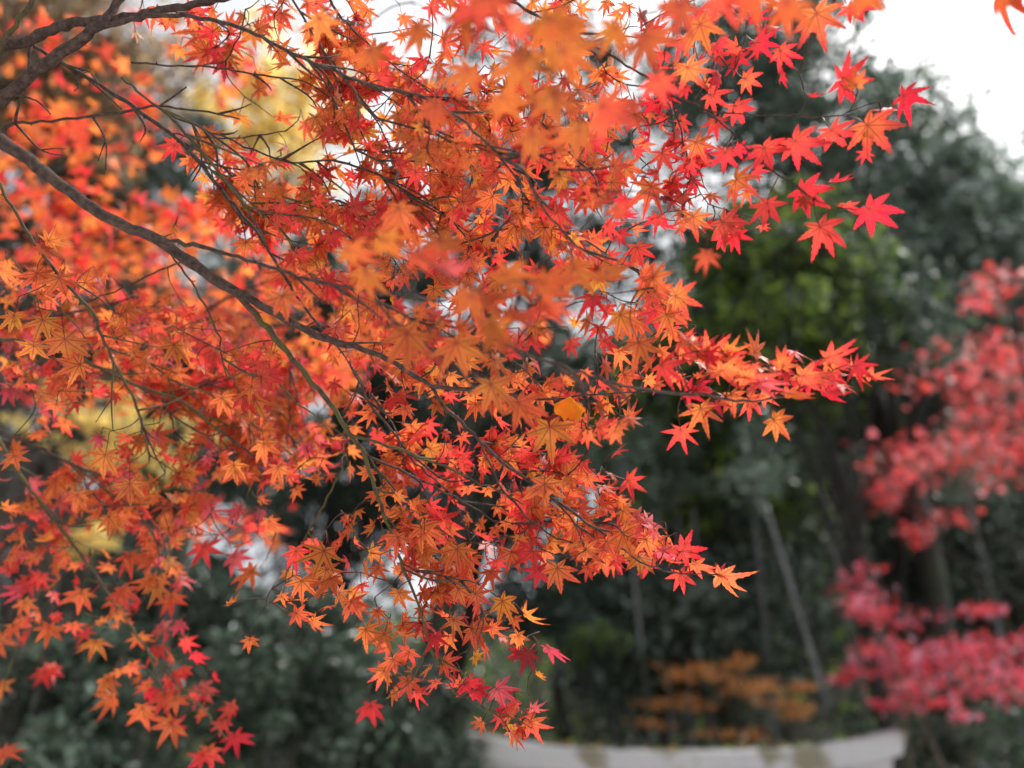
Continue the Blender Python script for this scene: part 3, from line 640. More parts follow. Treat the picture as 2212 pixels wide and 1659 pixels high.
# clear places where sky or dark wood shows between the leaves: x, y, radius
GAPS = [(1140, 1425, 34), (620, 245, 52), (575, 300, 40), (660, 330, 40), (540, 130, 40), (600, 180, 34), (350, 80, 40), (330, 160, 40), (420, 190, 30), (200, 930, 60), (290, 900, 40), (120, 960, 50), (60, 1020, 60), (40, 900, 40), (400, 930, 36), (190, 1160, 50), (330, 990, 40), (490, 1060, 36), (250, 640, 34), (520, 730, 24), (300, 740, 24), (1290, 110, 42), (1320, 60, 40), (1270, 300, 30), (1080, 420, 30), (1150, 520, 34), (1180, 400, 34), (1100, 545, 26), (1285, 470, 34), (1180, 560, 26), (610, 520, 34), (740, 420, 30), (560, 1090, 36), (600, 1120, 30), (830, 1270, 40), (760, 970, 36), (1340, 620, 40), (1540, 700, 50),
        (1250, 640, 30), (1400, 945, 44), (1290, 960, 28), (880, 880, 30), (800, 1180, 34), (1040, 1080, 24), (700, 890, 50), (740, 1330, 34), (900, 1250, 30), (1080, 1020, 22), (950, 900, 22), (1030, 1130, 22), (1450, 560, 50), (950, 270, 24), (1000, 380, 24), (640, 100, 22), (700, 1130, 24), (420, 640, 26), (540, 640, 26), (930, 1060, 24)]
def in_gap(x, y):
    return any((x - a) ** 2 + (y - b) ** 2 < r * r for a, b, r in GAPS)

REG = [  # polygon, count, min spacing, depth range, leaf px range at that depth, tints, angle mean/sd
 ([(540, -20), (1350, -20), (1420, 280), (1260, 520), (1000, 560), (720, 480), (600, 330)], 290, 23, (.92, 1.15), (50, 76), 'orange orange orange flame red ochre', (68, 36)),
 ([(280, 20), (560, 10), (660, 330), (480, 250), (300, 120)], 30, 34, (1.0, 1.2), (52, 74), 'orange orange ochre flame', (75, 40)),
 ([(660, 380), (1000, 540), (1380, 560), (1500, 690), (1600, 790), (1480, 850), (1200, 870), (900, 850), (700, 740)], 165, 25, (.9, 1.1), (48, 74), 'orange orange flame red ochre', (58, 34)),
 ([(780, 820), (1000, 850), (1380, 900), (1360, 1080), (1500, 1200), (1250, 1225), (1130, 1210), (1000, 1220), (830, 1130)], 200, 24, (.93, 1.1), (46, 72), 'orange orange flame red red ochre', (58, 34)),
 ([(620, 1130), (850, 1080), (1000, 1220), (1150, 1340), (1160, 1400), (1000, 1400), (900, 1370), (780, 1380), (690, 1330), (600, 1260)], 100, 25, (.97, 1.1), (44, 64), 'orange orange ochre flame red', (80, 45)),
 ([(800, 1390), (960, 1400), (1000, 1480), (910, 1500), (820, 1490)], 12, 30, (1.0, 1.1), (42, 54), 'flame red orange', (80, 45)),
 ([(970, 1440), (1080, 1480), (1170, 1540), (1180, 1600), (1090, 1590), (1000, 1520)], 16, 22, (.95, 1.0), (34, 48), 'flame red scarlet yellow', (70, 45)),
 ([(0, 560), (140, 560), (440, 680), (640, 760), (780, 860), (760, 1010), (640, 1060), (480, 1020), (200, 960), (0, 860)], 520, 18, (1.06, 1.34), (38, 56), 'orange orange flame red ochre pink', (70, 45)),
 ([(0, 860), (220, 960), (460, 1010), (590, 1080), (600, 1180), (380, 1180), (250, 1130), (0, 1240)], 190, 22, (1.12, 1.38), (42, 60), 'orange flame red orange pink', (70, 45)),
 ([(1450, 735), (1640, 745), (1860, 775), (1880, 815), (1760, 860), (1480, 880)], 44, 18, (.83, .90), (48, 70), 'flame red orange flame scarlet', (25, 24)),
 ([(1440, 290), (1560, 300), (1720, 400), (1680, 470), (1580, 530), (1440, 500)], 22, 26, (.87, .95), (46, 62), 'red scarlet flame red', (60, 40)),
 ([(0, 1190), (400, 1180), (430, 1400), (200, 1400), (0, 1370)], 46, 28, (1.28, 1.42), (36, 52), 'orange red flame pink orange', (75, 40)),
 ([(180, 1400), (420, 1370), (540, 1500), (520, 1600), (420, 1640), (330, 1560)], 16, 30, (1.33, 1.42), (36, 50), 'orange red flame scarlet', (75, 40)),
 ([(560, 320), (720, 480), (700, 700), (560, 600), (440, 420)], 60, 28, (1.1, 1.4), (44, 62), 'orange red flame', (70, 45)),
 ([(1350, 0), (1700, 0), (1680, 120), (1560, 190), (1420, 200)], 36, 30, (.86, 1.0), (46, 66), 'red scarlet flame red', (70, 40)),
 ([(1330, 240), (1470, 240), (1500, 420), (1480, 520), (1330, 540), (1260, 440)], 26, 32, (.9, 1.0), (44, 60), 'red flame scarlet', (70, 45)),
 ([(1250, 540), (1400, 560), (1430, 700), (1300, 760)], 14, 34, (.88, .98), (48, 62), 'red flame orange', (50, 45)),
]
BP = [project(p) for p in SK]
BPX = np.array([[b[0], b[1]] for b in BP]); BPD = np.array([b[2] for b in BP])
for poly, cnt, mind, dr, pr, tints, (am, asd) in REG:
    tl = tints.split()
    for x, y in scatter(poly, int(cnt * .80), mind * .85):
        if in_gap(x, y) and random.random() < 0.85:
            continue
        d = random.uniform(*dr)
        # hang near the limb that passes closest
        dist = np.hypot(BPX[:, 0] - x, BPX[:, 1] - y) + 300 * np.abs(BPD - d)
        k = int(np.argmin(dist))
        d = 0.35 * BPD[k] + 0.65 * d if dist[k] < 130 else d
        sd = 34
        tilt = (random.gauss(8, 32), random.gauss(0, sd))
        if random.random() < 0.27:
            tilt = (tilt[0], random.choice((-1, 1)) * random.uniform(55, 78))
        px = random.uniform(*pr) * random.choice((0.52, 0.64, 0.74, 0.86))
        tint = random.choice(tl)
        if random.random() < 0.006:
            tint = 'crimson'
        if x > 1180 and tint == 'orange' and random.random() < 0.4:
            tint = 'flame'
        add(x, y, d, random.gauss(am, asd), px, tint, tilt, hand=False)

# sprays: thin twigs leave the limbs, each with pairs of leaves along it
SPR = [r_[0] for r_ in REG]
WIDE = [(300, 0), (1400, 0), (1560, 330), (1480, 560), (1620, 790), (1400, 980), (1500, 1210), (1150, 1240), (1180, 1600), (900, 1500), (600, 1300), (300, 1150), (0, 1200), (0, 560), (420, 650)]
spx, spd = BPX, BPD
sk_p, sk_d, sk_b, sk_r = [SK], [SD], [SB], [SR]
made = 0
tries = 0
TW = []
while made < 215 and tries < 6000:
    tries += 1
    if TW and random.random() < 0.45:
        q, tdir, b0, dd = TW[random.randrange(max(0, len(TW) - 60), len(TW))]
        if random.random() < .6:
            TW = [w_ for w_ in TW if w_[0] is not q]
    else:
        k = random.randrange(len(SK))
        if SR[k] > .011:
            continue
        q, tdir, b0, dd = SK[k], SD[k], SB[k], BPD[k]
    x, y, d0 = project(q)
    if not inside(WIDE, x, y) or d0 < .72:
        continue
    a = math.radians(random.gauss(34, 26))
    ln = random.uniform(55, 190)
    x2, y2 = x + math.cos(a) * ln, y + math.sin(a) * ln
    if not any(inside(p_, x2, y2) for p_ in SPR) or in_gap(x2, y2):
        continue
    dn = min(1.5, max(.84, d0 + random.gauss(.02, .07)))
    e = P(x2, y2, dn)
    L_ = np.linalg.norm(e - q)
    m = (q + e) / 2 + tdir * L_ * .14 + np.array([0, 0, .10]) * L_
    cc = catmull([q, m, e], .010)
    V, T = tube(cc, np.linspace(min(.0021, .0013 + L_ * .003), .0007, len(cc)), 5, .08)
    branch_piles[b0][1].add(V, T)
    tg = np.gradient(cc, axis=0); tg /= np.linalg.norm(tg, axis=1)[:, None] + 1e-9
    sk_p.append(cc); sk_d.append(tg); sk_b.append(np.full(len(cc), b0)); sk_r.append(np.full(len(cc), .001))
    TW.append((cc[int(len(cc) * .6)], tg[int(len(cc) * .6)], b0, dn))
    made += 1
    base_t = random.choice(('orange', 'orange', 'flame', 'ochre', 'red')) if x2 < 1250 else random.choice(('flame', 'red', 'orange'))
    lay0 = random.gauss(36, 12)
    step = random.randint(3, 4)
    for n_ in range(2, len(cc), step):
        for sgn in (-1, 1):
            if random.random() < 0.22:
                continue
            wa = math.degrees(a) + sgn * random.uniform(28, 70) + 12
            lpx = random.uniform(29, 48) / (1 if dn < 1.1 else dn / 1.1)
            wr = math.radians(wa)
            px_, py_, pd_ = project(cc[n_])
            off = lpx * random.uniform(.45, .8)
            lx, ly = px_ + math.cos(wr) * off, py_ + math.sin(wr) * off
            if in_gap(lx, ly):
                continue
            add(lx, ly, pd_ + random.gauss(0, .012), wa, lpx, base_t if random.random() < .65 else random.choice(('orange', 'flame', 'red', 'ochre')), (random.gauss(6, 20), random.gauss(0, 22)), hand=False)
            leaves[-1]['lay'] = lay0 + random.gauss(0, 8)
            leaves[-1]['stem'] = cc[n_].copy()
    add(*project(e)[:2], dn, math.degrees(a) + random.gauss(0, 15), random.uniform(36, 54), base_t, (10, random.gauss(0, 25)), hand=False)
    leaves[-1]['stem'] = cc[-2].copy()
for _ in range(110):
    k = random.randrange(len(SK))
    x, y, d0 = project(SK[k])
    if SR[k] > .011 or not (0 < x < 1300 and 100 < y < 1500):
        continue
    a = math.radians(random.gauss(40, 40)); ln = random.uniform(40, 150)
    e = P(x + math.cos(a) * ln, y + math.sin(a) * ln, d0 + random.gauss(0, .04))
    q = SK[k]; L_ = np.linalg.norm(e - q)
    m = (q + e) / 2 + SD[k] * L_ * .12 + rng.normal(0, .05, 3) * L_
    cc = catmull([q, m, e], .010)
    branch_piles[SB[k]][1].add(*tube(cc, np.linspace(.0019, .0007, len(cc)), 5, .12))
    if len(cc) > 7:
        q = cc[len(cc) // 2]; a += random.choice((-.6, .6)); px_, py_, pd_ = project(q)
        e = P(px_ + math.cos(a) * ln * .4, py_ + math.sin(a) * ln * .4, pd_)
        branch_piles[SB[k]][1].add(*tube(np.array([q, (q + e) / 2 + [0, 0, .002], e]), [.001, .0009, .0006], 5))
SK, SD, SB, SR = np.vstack(sk_p), np.vstack(sk_d), np.concatenate(sk_b), np.concatenate(sk_r)

# the traced limbs hang in front of the scattered leaves
LIMB = [np.array([project(P(x, y, d))[:2] + (d, wd) for x, y, d, wd in catmull([list(q) for q in pts], 12)]) for mk, pts in BR if pts[0][2] > .72]
LIMB = np.vstack([l for l in LIMB])
LIMB = LIMB[LIMB[:, 3] > 3.6]
for l in leaves:
    if l['hand']:
        continue
    x, y, d = l['px']
    rr = np.hypot(LIMB[:, 0] - x, LIMB[:, 1] - y)
    near_ = rr < l['size'] / d * F * .8 + LIMB[:, 3]
    if near_.any():
        dl = LIMB[near_][:, 2].max() + .035
        if d < dl and dl < 1.35:
            l['size'] *= dl / d
            l['px'] = (x, y, dl); l['c'] = P(x, y, dl)

# twigs: join every leaf to the nearest limb or twig, nearest first
order = []
LC = np.array([l['c'] for l in leaves])
for i, c in enumerate(LC):
    dd = np.min(np.linalg.norm(SK - c, axis=1))
    order.append(dd)
order = np.argsort(order)
MAXN = 60000
SKB = np.zeros((MAXN, 3)); SKB[:len(SK)] = SK
SDB = np.zeros((MAXN, 3)); SDB[:len(SK)] = SD
SBB = np.zeros(MAXN, int); SBB[:len(SK)] = SB
n_sk = len(SK)
USE = np.zeros(MAXN)
for i in order:
    l = leaves[i]
    if 'stem' in l:
        continue
    c = l['c']
    a = math.radians(l['ang'])
    X = RIGHT * math.cos(a) - UP * math.sin(a)
    back = c - X * l['size'] * 0.55 + UP * l['size'] * 0.25
    diff = c - SKB[:n_sk]
    dist = np.linalg.norm(diff, axis=1) + 1e-6
    up = (diff @ X) / dist
    al = np.einsum('ij,ij->i', diff, SDB[:n_sk]) / dist
    cost = dist * (1.35 - 0.35 * up) * (1.25 - 0.25 * al) + USE[:n_sk] * .022
    k = int(np.argmin(cost))
    t = SKB[k].copy()
    if dist[k] > l['size'] * 1.35:
        USE[max(0, k - 2):k + 3] += 1
        dvec = back - t
        Ld = np.linalg.norm(dvec)
        if Ld > 0.45:      # nothing near: hang it on its own long twig going up out of the crown
            t = back + UP * 0.2 - RIGHT * 0.15
            dvec = back - t
            Ld = np.linalg.norm(dvec)
        sd0 = SDB[k]
        m1 = t + dvec * 0.4 + sd0 * Ld * 0.12 + np.array([0, 0, 0.05]) * Ld + rng.normal(0, 0.03, 3) * Ld
        cc = catmull([t, m1, back], 0.010)
        r0 = min(0.0016, 0.0008 + Ld * 0.004)
        V, T = tube(cc, np.linspace(r0, 0.0006, len(cc)), 5, 0.06)
        branch_piles[SBB[k]][1].add(V, T)
        tg = np.gradient(cc, axis=0); tg /= np.linalg.norm(tg, axis=1)[:, None] + 1e-9
        m = len(cc)
        if n_sk + m < MAXN:
            SKB[n_sk:n_sk + m] = cc; SDB[n_sk:n_sk + m] = tg; SBB[n_sk:n_sk + m] = SBB[k]
            n_sk += m
        t = back
    l['stem'] = t

for mk, p in branch_piles:
    p.build('branch', MAT[mk], mc)

# which hundred leaves show largest
bw, bh = 553, 415
buf = -np.ones((bh, bw), int)
yy, xx = np.mgrid[0:bh, 0:bw]
for i in sorted(range(len(leaves)), key=lambda i: -leaves[i]['px'][2]):
    x, y, d = leaves[i]['px']
    l = leaves[i]
    r_ = l['size'] / d * F * 0.62 / 4
    a = math.radians(l['ang'])
    cx, cy = x / 4 + math.cos(a) * r_ * .5, y / 4 + math.sin(a) * r_ * .5
    rx = r_ * max(.25, abs(math.cos(math.radians(l['tilt'][0]))))
    ry = r_ * max(.2, abs(math.cos(math.radians(l['tilt'][1]))))
    x0, x1, y0, y1 = int(max(0, cx - r_ - 1)), int(min(bw, cx + r_ + 2)), int(max(0, cy - r_ - 1)), int(min(bh, cy + r_ + 2))
    if x0 >= x1 or y0 >= y1:
        continue
    u = (xx[y0:y1, x0:x1] - cx) * math.cos(a) + (yy[y0:y1, x0:x1] - cy) * math.sin(a)
    v = -(xx[y0:y1, x0:x1] - cx) * math.sin(a) + (yy[y0:y1, x0:x1] - cy) * math.cos(a)
    buf[y0:y1, x0:x1][(u / rx) ** 2 + (v / ry) ** 2 < 1] = i
cntv = np.bincount(buf[buf >= 0], minlength=len(leaves))
top = set(np.argsort(-cntv)[:100].tolist())
fol = Pile()
TLAB = {'crimson': 'dark crimson leaf', 'yellow': 'yellow orange leaf', 'rust': 'withered rust brown leaf', 'pink': 'pinkish leaf with sky sheen in its colour'}
for i, l in enumerate(leaves):
    V, T, C, B = make_leaf(l['c'], l['ang'], l['size'], l['tint'], l['tilt'], l['hi'], l['stem'], l['curl'], seed=i * 7 + 3, lay=l['lay'])
    if i in top:
        o = link_mesh('leaf', V, T, M_LEAF, mc, C, B)
        if l['tint'] in TLAB:
            o['label'] = TLAB[l['tint']]
    else:
        fol.add(V, T, C, B)
o = fol.build('foliage', M_LEAF, mc)
o['kind'] = 'stuff'

# the yellow leaf of another tree caught in the twigs
yc = P(1232, 885, .93)
yl = Pile()
pts = []
nr = 17
ring = [yc]
for k in range(nr):
    a = math.pi * (0.12 + 0.76 * k / (nr - 1)) + 0.15
    rr = 0.019 * (1 + 0.07 * math.sin(5 * k)) * (0.8 if k == nr // 2 else 1)
    ring.append(yc + RIGHT * math.cos(a) * rr * 1.15 - UP * (math.sin(a) * rr * 1.35 - 0.012) + FWD * 0.002 * math.sin(k * .8))
ring = np.array(ring); ring[0] = yc + UP * 0.016
thick = -FWD * 0.0006
Vy = np.vstack([ring, ring + thick])
Ty = [(0, k + 1, k + 2) for k in range(nr - 1)] + [(nr + 1, nr + 1 + k + 2, nr + 1 + k + 1) for k in range(nr - 1)]
Cy = np.tile(C_(.80, .36, .015), (len(Vy), 1))
yl.add(Vy, np.array(Ty), Cy)
st = catmull([ring[0], ring[0] + UP * .014 + RIGHT * .004, ring[0] + UP * .028 + RIGHT * .012], .005)
v, t = tube(st, np.full(len(st), .0006), 4)
yl.add(v, t, np.tile(C_(.55, .3, .03), (len(v), 1)))
tag(yl.build('yellow_leaf', M_YEL), 'bright yellow rounded leaf of another tree caught among the orange maple twigs', 'leaf')

# ------------------------------------------------------------------ trees behind
def quad_leaves(pts, size, tints, aspect=0.5, jit=0.35, flat=0.0):
    """small pointed leaves, four corners each and slightly folded, at pts"""
    n = len(pts)
    a = rng.normal(size=(n, 3)); a /= np.linalg.norm(a, axis=1)[:, None]
    b = rng.normal(size=(n, 3))
    if flat:
        a[:, 2] *= (1 - flat); a /= np.linalg.norm(a, axis=1)[:, None]
        b[:, 2] *= (1 - flat)
    b -= a * np.sum(a * b, 1)[:, None]; b /= np.linalg.norm(b, axis=1)[:, None]
    nn = np.cross(a, b)
    s = size * (1 + rng.normal(0, jit, n)).clip(.4, 1.8)[:, None]
    V = np.stack([pts - a * s * .5, pts + b * s * aspect * .5 + nn * s * .06, pts + a * s * .5 - nn * s * .1, pts - b * s * aspect * .5 + nn * s * .06], 1).reshape(-1, 3)
    i = np.arange(n)[:, None] * 4
    T = np.concatenate([i + np.array([[0, 1, 2]]), i + np.array([[0, 2, 3]])], 0)
    tl = np.array(tints)
    c = tl[rng.integers(len(tl), size=n)] * (1 + rng.normal(0, .25, (n, 1))).clip(.4, 1.7)
    return V, T, np.repeat(c, 4, 0)

def star_leaves(pts, size, tints, flat=0.4, jit=.25):
    """small maple leaves for trees a few metres off: five points each"""
    n = len(pts)
    a = rng.normal(size=(n, 3)); b = rng.normal(size=(n, 3))
    a[:, 2] = a[:, 2] * (1 - flat) - .3; a /= np.linalg.norm(a, axis=1)[:, None]
    b -= a * np.sum(a * b, 1)[:, None]; b /= np.linalg.norm(b, axis=1)[:, None]
    nn = np.cross(a, b)
    s = size * (1 + rng.normal(0, jit, n)).clip(.5, 1.6)
    th = np.radians([-150, -105, -80, -58, -40, -20, 0, 20, 40, 58, 80, 105, 150])
    rr = np.array([.25, .6, .3, .85, .34, .95 * .42, 1, .95 * .42, .34, .85, .3, .6, .25])
    k = len(th)
    loc = np.stack([np.cos(th) * rr, np.sin(th) * rr, -0.15 * rr ** 2], 1)
    loc = np.vstack([[0, 0, 0], loc])
    V = pts[:, None, :] + s[:, None, None] * (loc[None, :, 0:1] * a[:, None] + loc[None, :, 1:2] * b[:, None] + loc[None, :, 2:3] * nn[:, None])
    V = V.reshape(-1, 3)
    T0 = np.array([(0, q, q + 1) for q in range(1, k)])
    T = (np.arange(n)[:, None, None] * (k + 1) + T0[None]).reshape(-1, 3)
    tl = np.array(tints)
    c = tl[rng.integers(len(tl), size=n)] * (1 + rng.normal(0, .18, (n, 1))).clip(.5, 1.6)
    return V, T, np.repeat(c, k + 1, 0)

def clump_points(center, rad, nclump, per, crad, squash=.7):
    """clump centres spread through an ellipsoid and leaf places spread through each clump"""
    u = rng.normal(size=(nclump, 3)); u /= np.linalg.norm(u, axis=1)[:, None]
    rr = rng.random(nclump)[:, None] ** (1 / 2.2)
    cc = center + u * rr * rad
    P_ = []
    for c in cc:
        m = max(4, int(per * rng.uniform(.5, 1.5)))
        q = rng.normal(size=(m, 3)); q /= np.linalg.norm(q, axis=1)[:, None]
        q *= (rng.random(m)[:, None] ** .5) * crad * rng.uniform(.6, 1.35)
        q[:, 2] *= squash
        P_.append(c + q)
    return cc, np.vstack(P_)

def woody(base, cc, top, r0, sides=9, nl=14, lean=None):
    """a tapered trunk from base up to top and limbs to some of the clump centres"""
    base, top = np.asarray(base, float), np.asarray(top, float)
    h = np.linalg.norm(top - base)
    pts = [base + np.array([0, 0, -.2])] + [base + (top - base) * t + rng.normal(0, .015, 3) * h * (0.3 if t < .3 else 1) for t in (.12, .35, .6, .8)] + [top]
    c = catmull(pts, h / 22)
    V, T = tube(c, np.interp(np.linspace(0, 1, len(c)), [0, .08, .5, 1], [r0 * 1.5, r0, r0 * .68, r0 * .16]), sides, .06)
    p = Pile(); p.add(V, T)
    if len(cc):
        for q in cc[rng.permutation(len(cc))[:nl]]:
            j = int(len(c) * rng.uniform(.35, .9))
            dz = q[2] - c[:, 2]
            cand = np.where(dz > 0)[0]
            if len(cand):
                j = int(min(j, cand[-1])); 
            s = c[j]
            m = (s + q) / 2 + np.array([0, 0, .08]) * np.linalg.norm(q - s)
            k = catmull([s, m, q], max(.08, np.linalg.norm(q - s) / 10))
            rj = r0 * .34 * (1 - j / len(c) * .6)
            v, t = tube(k, np.linspace(rj, rj * .2, len(k)), 6, .05)
            p.add(v, t)
    return p

def forest_tree(name, label, cat, x, y, d, rx, ry, nclump, per, crad, lsize, tints, mat, bark=M_TRUNK, r0=.16, basex=0, group=None, deep=1.0, aspect=.5, nl=14, stars=False, squash=.7, base_d=0):
    c = P(x, y, d)
    rad = np.array([rx * d / F, rx * d / F * deep, ry * d / F])
    bx, by = c[0] + basex * d / F, c[1] + base_d
    base = (bx, by, ground_z(bx, by))
    root = empty(name, base, label, cat, group)
    cc, pts = clump_points(c, rad, nclump, per, crad, squash)
    g = base[2] + .15
    pts = pts[pts[:, 2] > g]
    cc = cc[cc[:, 2] > g]
    woody(base, cc, (c[0], c[1], c[2] + rad[2] * .7), r0, nl=nl).build('trunk', bark, root)
    if stars:
        V, T, C = star_leaves(pts, lsize, tints)
    else:
        V, T, C = quad_leaves(pts, lsize, tints, aspect)
    pl = Pile(); pl.add(V, T, C)
    pl.build('crown', mat, root, smooth=False)
    return root

DK = [C_(.050, .075, .055), C_(.066, .092, .070), C_(.038, .056, .042), C_(.090, .115, .095)]
GR = [C_(.115, .155, .135), C_(.14, .18, .16), C_(.09, .125, .105), C_(.18, .21, .20)]
OL = [C_(.20, .31, .05), C_(.25, .36, .06), C_(.13, .22, .05)]
DK = [c * C_(.56, .68, .52) for c in DK]
GR = [c * C_(.74, .86, .70) for c in GR]
OL = [c * C_(1.0, 1.0, .8) for c in OL]
YE = [C_(.88, .70, .26), C_(.84, .64, .20), C_(.90, .78, .40), C_(.80, .56, .14)]
RD = [C_(.78, .09, .10), C_(.72, .06, .08), C_(.78, .20, .22), C_(.74, .09, .07), C_(.62, .30, .30)]
HZ = [C_(.17, .21, .19), C_(.21, .25, .23), C_(.13, .17, .14), C_(.27, .30, .30), C_(.15, .20, .11)]  # paler greens: haze put into the leaf colour
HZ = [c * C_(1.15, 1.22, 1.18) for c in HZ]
BN = [C_(.74, .34, .11), C_(.66, .28, .10), C_(.76, .40, .17)]
RO = [C_(.74, .20, .05), C_(.76, .10, .05), C_(.70, .05, .05), C_(.72, .22, .05), C_(.72, .18, .04)]

GRP = 'evergreen trees of the wood behind'
def evergreen(label, x, y, d, rx, ry, n, per, crad, lsize, tints, **k):
    k.setdefault('r0', .2)
    return forest_tree('evergreen_tree', label, 'tree', x, y, d, rx, ry, n, per, crad, lsize, tints, M_GREEN, group=GRP, **k)
evergreen('tall dark evergreen rising to the top edge beside the patch of white sky', 1690, 270, 14, 270, 490, 125, 135, .66, .16, DK + GR[:2])
evergreen('haze-tinted grey green evergreen under the white sky at the right edge', 2200, 580, 19, 330, 345, 130, 140, .95, .22, HZ)
evergreen('grey green evergreen between the white sky and the tall dark evergreen', 1990, 470, 17, 210, 400, 120, 125, .8, .2, HZ + GR + DK[:2])
evergreen('dark evergreen with open crown and forked black limbs seen through the maple leaves', 1190, 350, 12, 300, 420, 110, 115, .46, .12, DK, nl=26, basex=-310)
evergreen('dark grey evergreen filling the middle of the right half', 1850, 930, 16, 360, 330, 120, 150, .8, .18, HZ + GR + OL[:1] + DK)
evergreen('olive green lit tree left of the black forked trunk', 1690, 660, 11, 230, 240, 110, 130, .42, .13, OL + DK[:3], r0=.12)
evergreen('low dark olive tree behind the gap right of the maple sprays', 1500, 960, 12.5, 230, 260, 120, 160, .6, .16, OL + OL + DK + DK, r0=.16)
evergreen('black green evergreen behind the lower maple sprays at picture centre', 1020, 980, 14, 330, 290, 150, 150, .6, .14, DK)
evergreen('shadowy grey green tree behind the stone gate', 1420, 1330, 12, 360, 190, 130, 150, .6, .16, DK + GR + HZ[:2], r0=.16)
evergreen('green evergreen behind the red maples at the right edge', 2130, 1180, 13, 280, 360, 130, 150, .6, .15, GR + DK, r0=.18)
evergreen('dark tree behind the yellow leaves at the upper left', 220, 330, 11, 240, 300, 90, 120, .42, .12, DK, r0=.14)
evergreen('dark leafy tree behind the left end of the maple sprays', 230, 720, 12, 380, 330, 150, 140, .55, .14, DK + GR[:2], r0=.18)
evergreen('dark evergreen between the yellow crown and the open crown', 760, 680, 13, 200, 300, 100, 110, .5, .13, DK, r0=.16)
evergreen('dark evergreen with sky showing through it, under the left half of the maple sprays', 700, 1160, 12, 250, 170, 60, 110, .45, .11, DK, r0=.12)
evergreen('dark evergreen behind the bare twigs at the left edge', 110, 1180, 10, 280, 150, 80, 120, .42, .11, DK, r0=.1)
evergreen('tall shaded evergreen on the hillside behind the middle of the wood', 1560, 800, 24, 260, 330, 90, 130, 1.2, .27, DK + GR[:2])
evergreen('distant evergreen on the hillside behind the centre of the maple', 1200, 880, 25, 260, 200, 100, 130, 1.3, .3, DK)
evergreen('distant evergreen on the hillside behind the right edge', 2090, 900, 26, 300, 230, 100, 130, 1.3, .28, GR + DK)
evergreen('distant evergreen on the hillside behind the left half', 400, 900, 24, 380, 300, 110, 130, 1.3, .3, DK)
forest_tree('tan_tree', 'fading tan tree out of focus behind the thick limbs in the top left corner', 'tree', 130, 150, 9, 270, 190, 90, 120, .42, .09, [C_(.26, .18, .11), C_(.34, .26, .15), C_(.20, .12, .08), C_(.40, .30, .16)], M_YEL, bark=M_TRUNK, r0=.1, aspect=.7)

GRS = 'evergreen shrubs along the bottom of the wood'
for lab, x, y, d, rx, ry, n in (
    ('dark glossy shrub under the hanging orange cluster at the bottom left corner', 170, 1560, 5.2, 240, 190, 70),
    ('dark shrub right of the hanging orange cluster', 640, 1480, 6.0, 220, 200, 70),
    ('black green bush at the bottom left of the stone gate', 840, 1610, 6.4, 200, 170, 60),
    ('shaded bush behind the hanging orange cluster', 380, 1340, 6.8, 260, 170, 70),
    ('green bush behind the right end of the stone gate', 2060, 1600, 8.5, 220, 130, 50)):
    forest_tree('evergreen_shrub', lab, 'shrub', x, y, d, rx, ry, n, 110, .24, .075, DK + GR[:2], M_GREEN, r0=.04, group=GRS)
forest_tree('mossy_shrub', 'small yellow green mossy bush above the left half of the stone gate', 'shrub', 1265, 1390, 9, 80, 36, 18, 80, .22, .07, OL[2:] + DK[:2], M_GREEN, r0=.03)

forest_tree('yellow_tree', 'pale yellow tree behind the upper left maple sprays', 'tree', 610, 250, 8, 170, 220, 80, 48, .20, .075, YE, M_YEL, bark=M_TRUNK, r0=.09, aspect=.8)
forest_tree('yellow_tree', 'low pale yellow tree behind the leaves at the left edge', 'tree', 250, 950, 6.4, 210, 110, 55, 36, .12, .055, YE, M_YEL, r0=.06, aspect=.8)
forest_tree('yellow_tree', 'small bright yellow bush below the dry twigs at the left', 'shrub', 195, 1165, 5.6, 52, 46, 18, 26, .10, .055, YE, M_YEL, r0=.03, aspect=.8)

# maples further off: sprays as (x, y, rx, ry, leaves)
def spray_maple(name, label, d, blobs, lsize, tints, basepx, r0, stems=1, spread=.5, bark=M_TAN, mat=M_LEAF_FAR, flat=.35):
    blobs = [(x, y, rx, ry, n * (1.1 if d < 8.9 and d > 5 else 1)) for x, y, rx, ry, n in blobs]
    b = P(basepx, 1659, d)
    base = (b[0], b[1], ground_z(b[0], b[1]))
    root = empty(name, base, label, 'tree')
    pts, cc = [], []
    for x, y, rx, ry, n in blobs:
        dd = d + rng.uniform(-spread, spread)
        c = P(x, y, dd)
        cc.append(c)
        k = max(2, int(n / 22))
        sub = rng.normal(size=(k, 3)) * .55
        for s in sub:
            m = int(n / k)
            q = rng.normal(size=(m, 3)) * np.array([.5, .5, .35]) + s
            q *= np.array([rx * dd / F, rx * dd / F * .8, ry * dd / F])
            pts.append(c + q)
    cc = np.array(cc)
    topz = cc[np.argmax(cc[:, 2])]
    p = Pile()
    for sidx in range(stems):
        off = np.array([(sidx - (stems - 1) / 2) * .22, 0, 0])
        tgt = cc[rng.permutation(len(cc))[0]] if sidx else topz
        q = woody(np.array(base) + off, cc, tgt, r0 * (1 - .15 * sidx), nl=max(3, len(cc) // stems))
        for v, t in zip(q.V, q.T):
            pass
        n0 = 0
        for v, t in zip(q.V, q.T):
            p.add(v, t - n0); n0 += len(v)
    p.build('trunk', bark, root)
    V, T, C = star_leaves(np.vstack(pts), lsize, tints, flat)
    pl = Pile(); pl.add(V, T, C)
    pl.build('crown', mat, root, smooth=False)
    return root

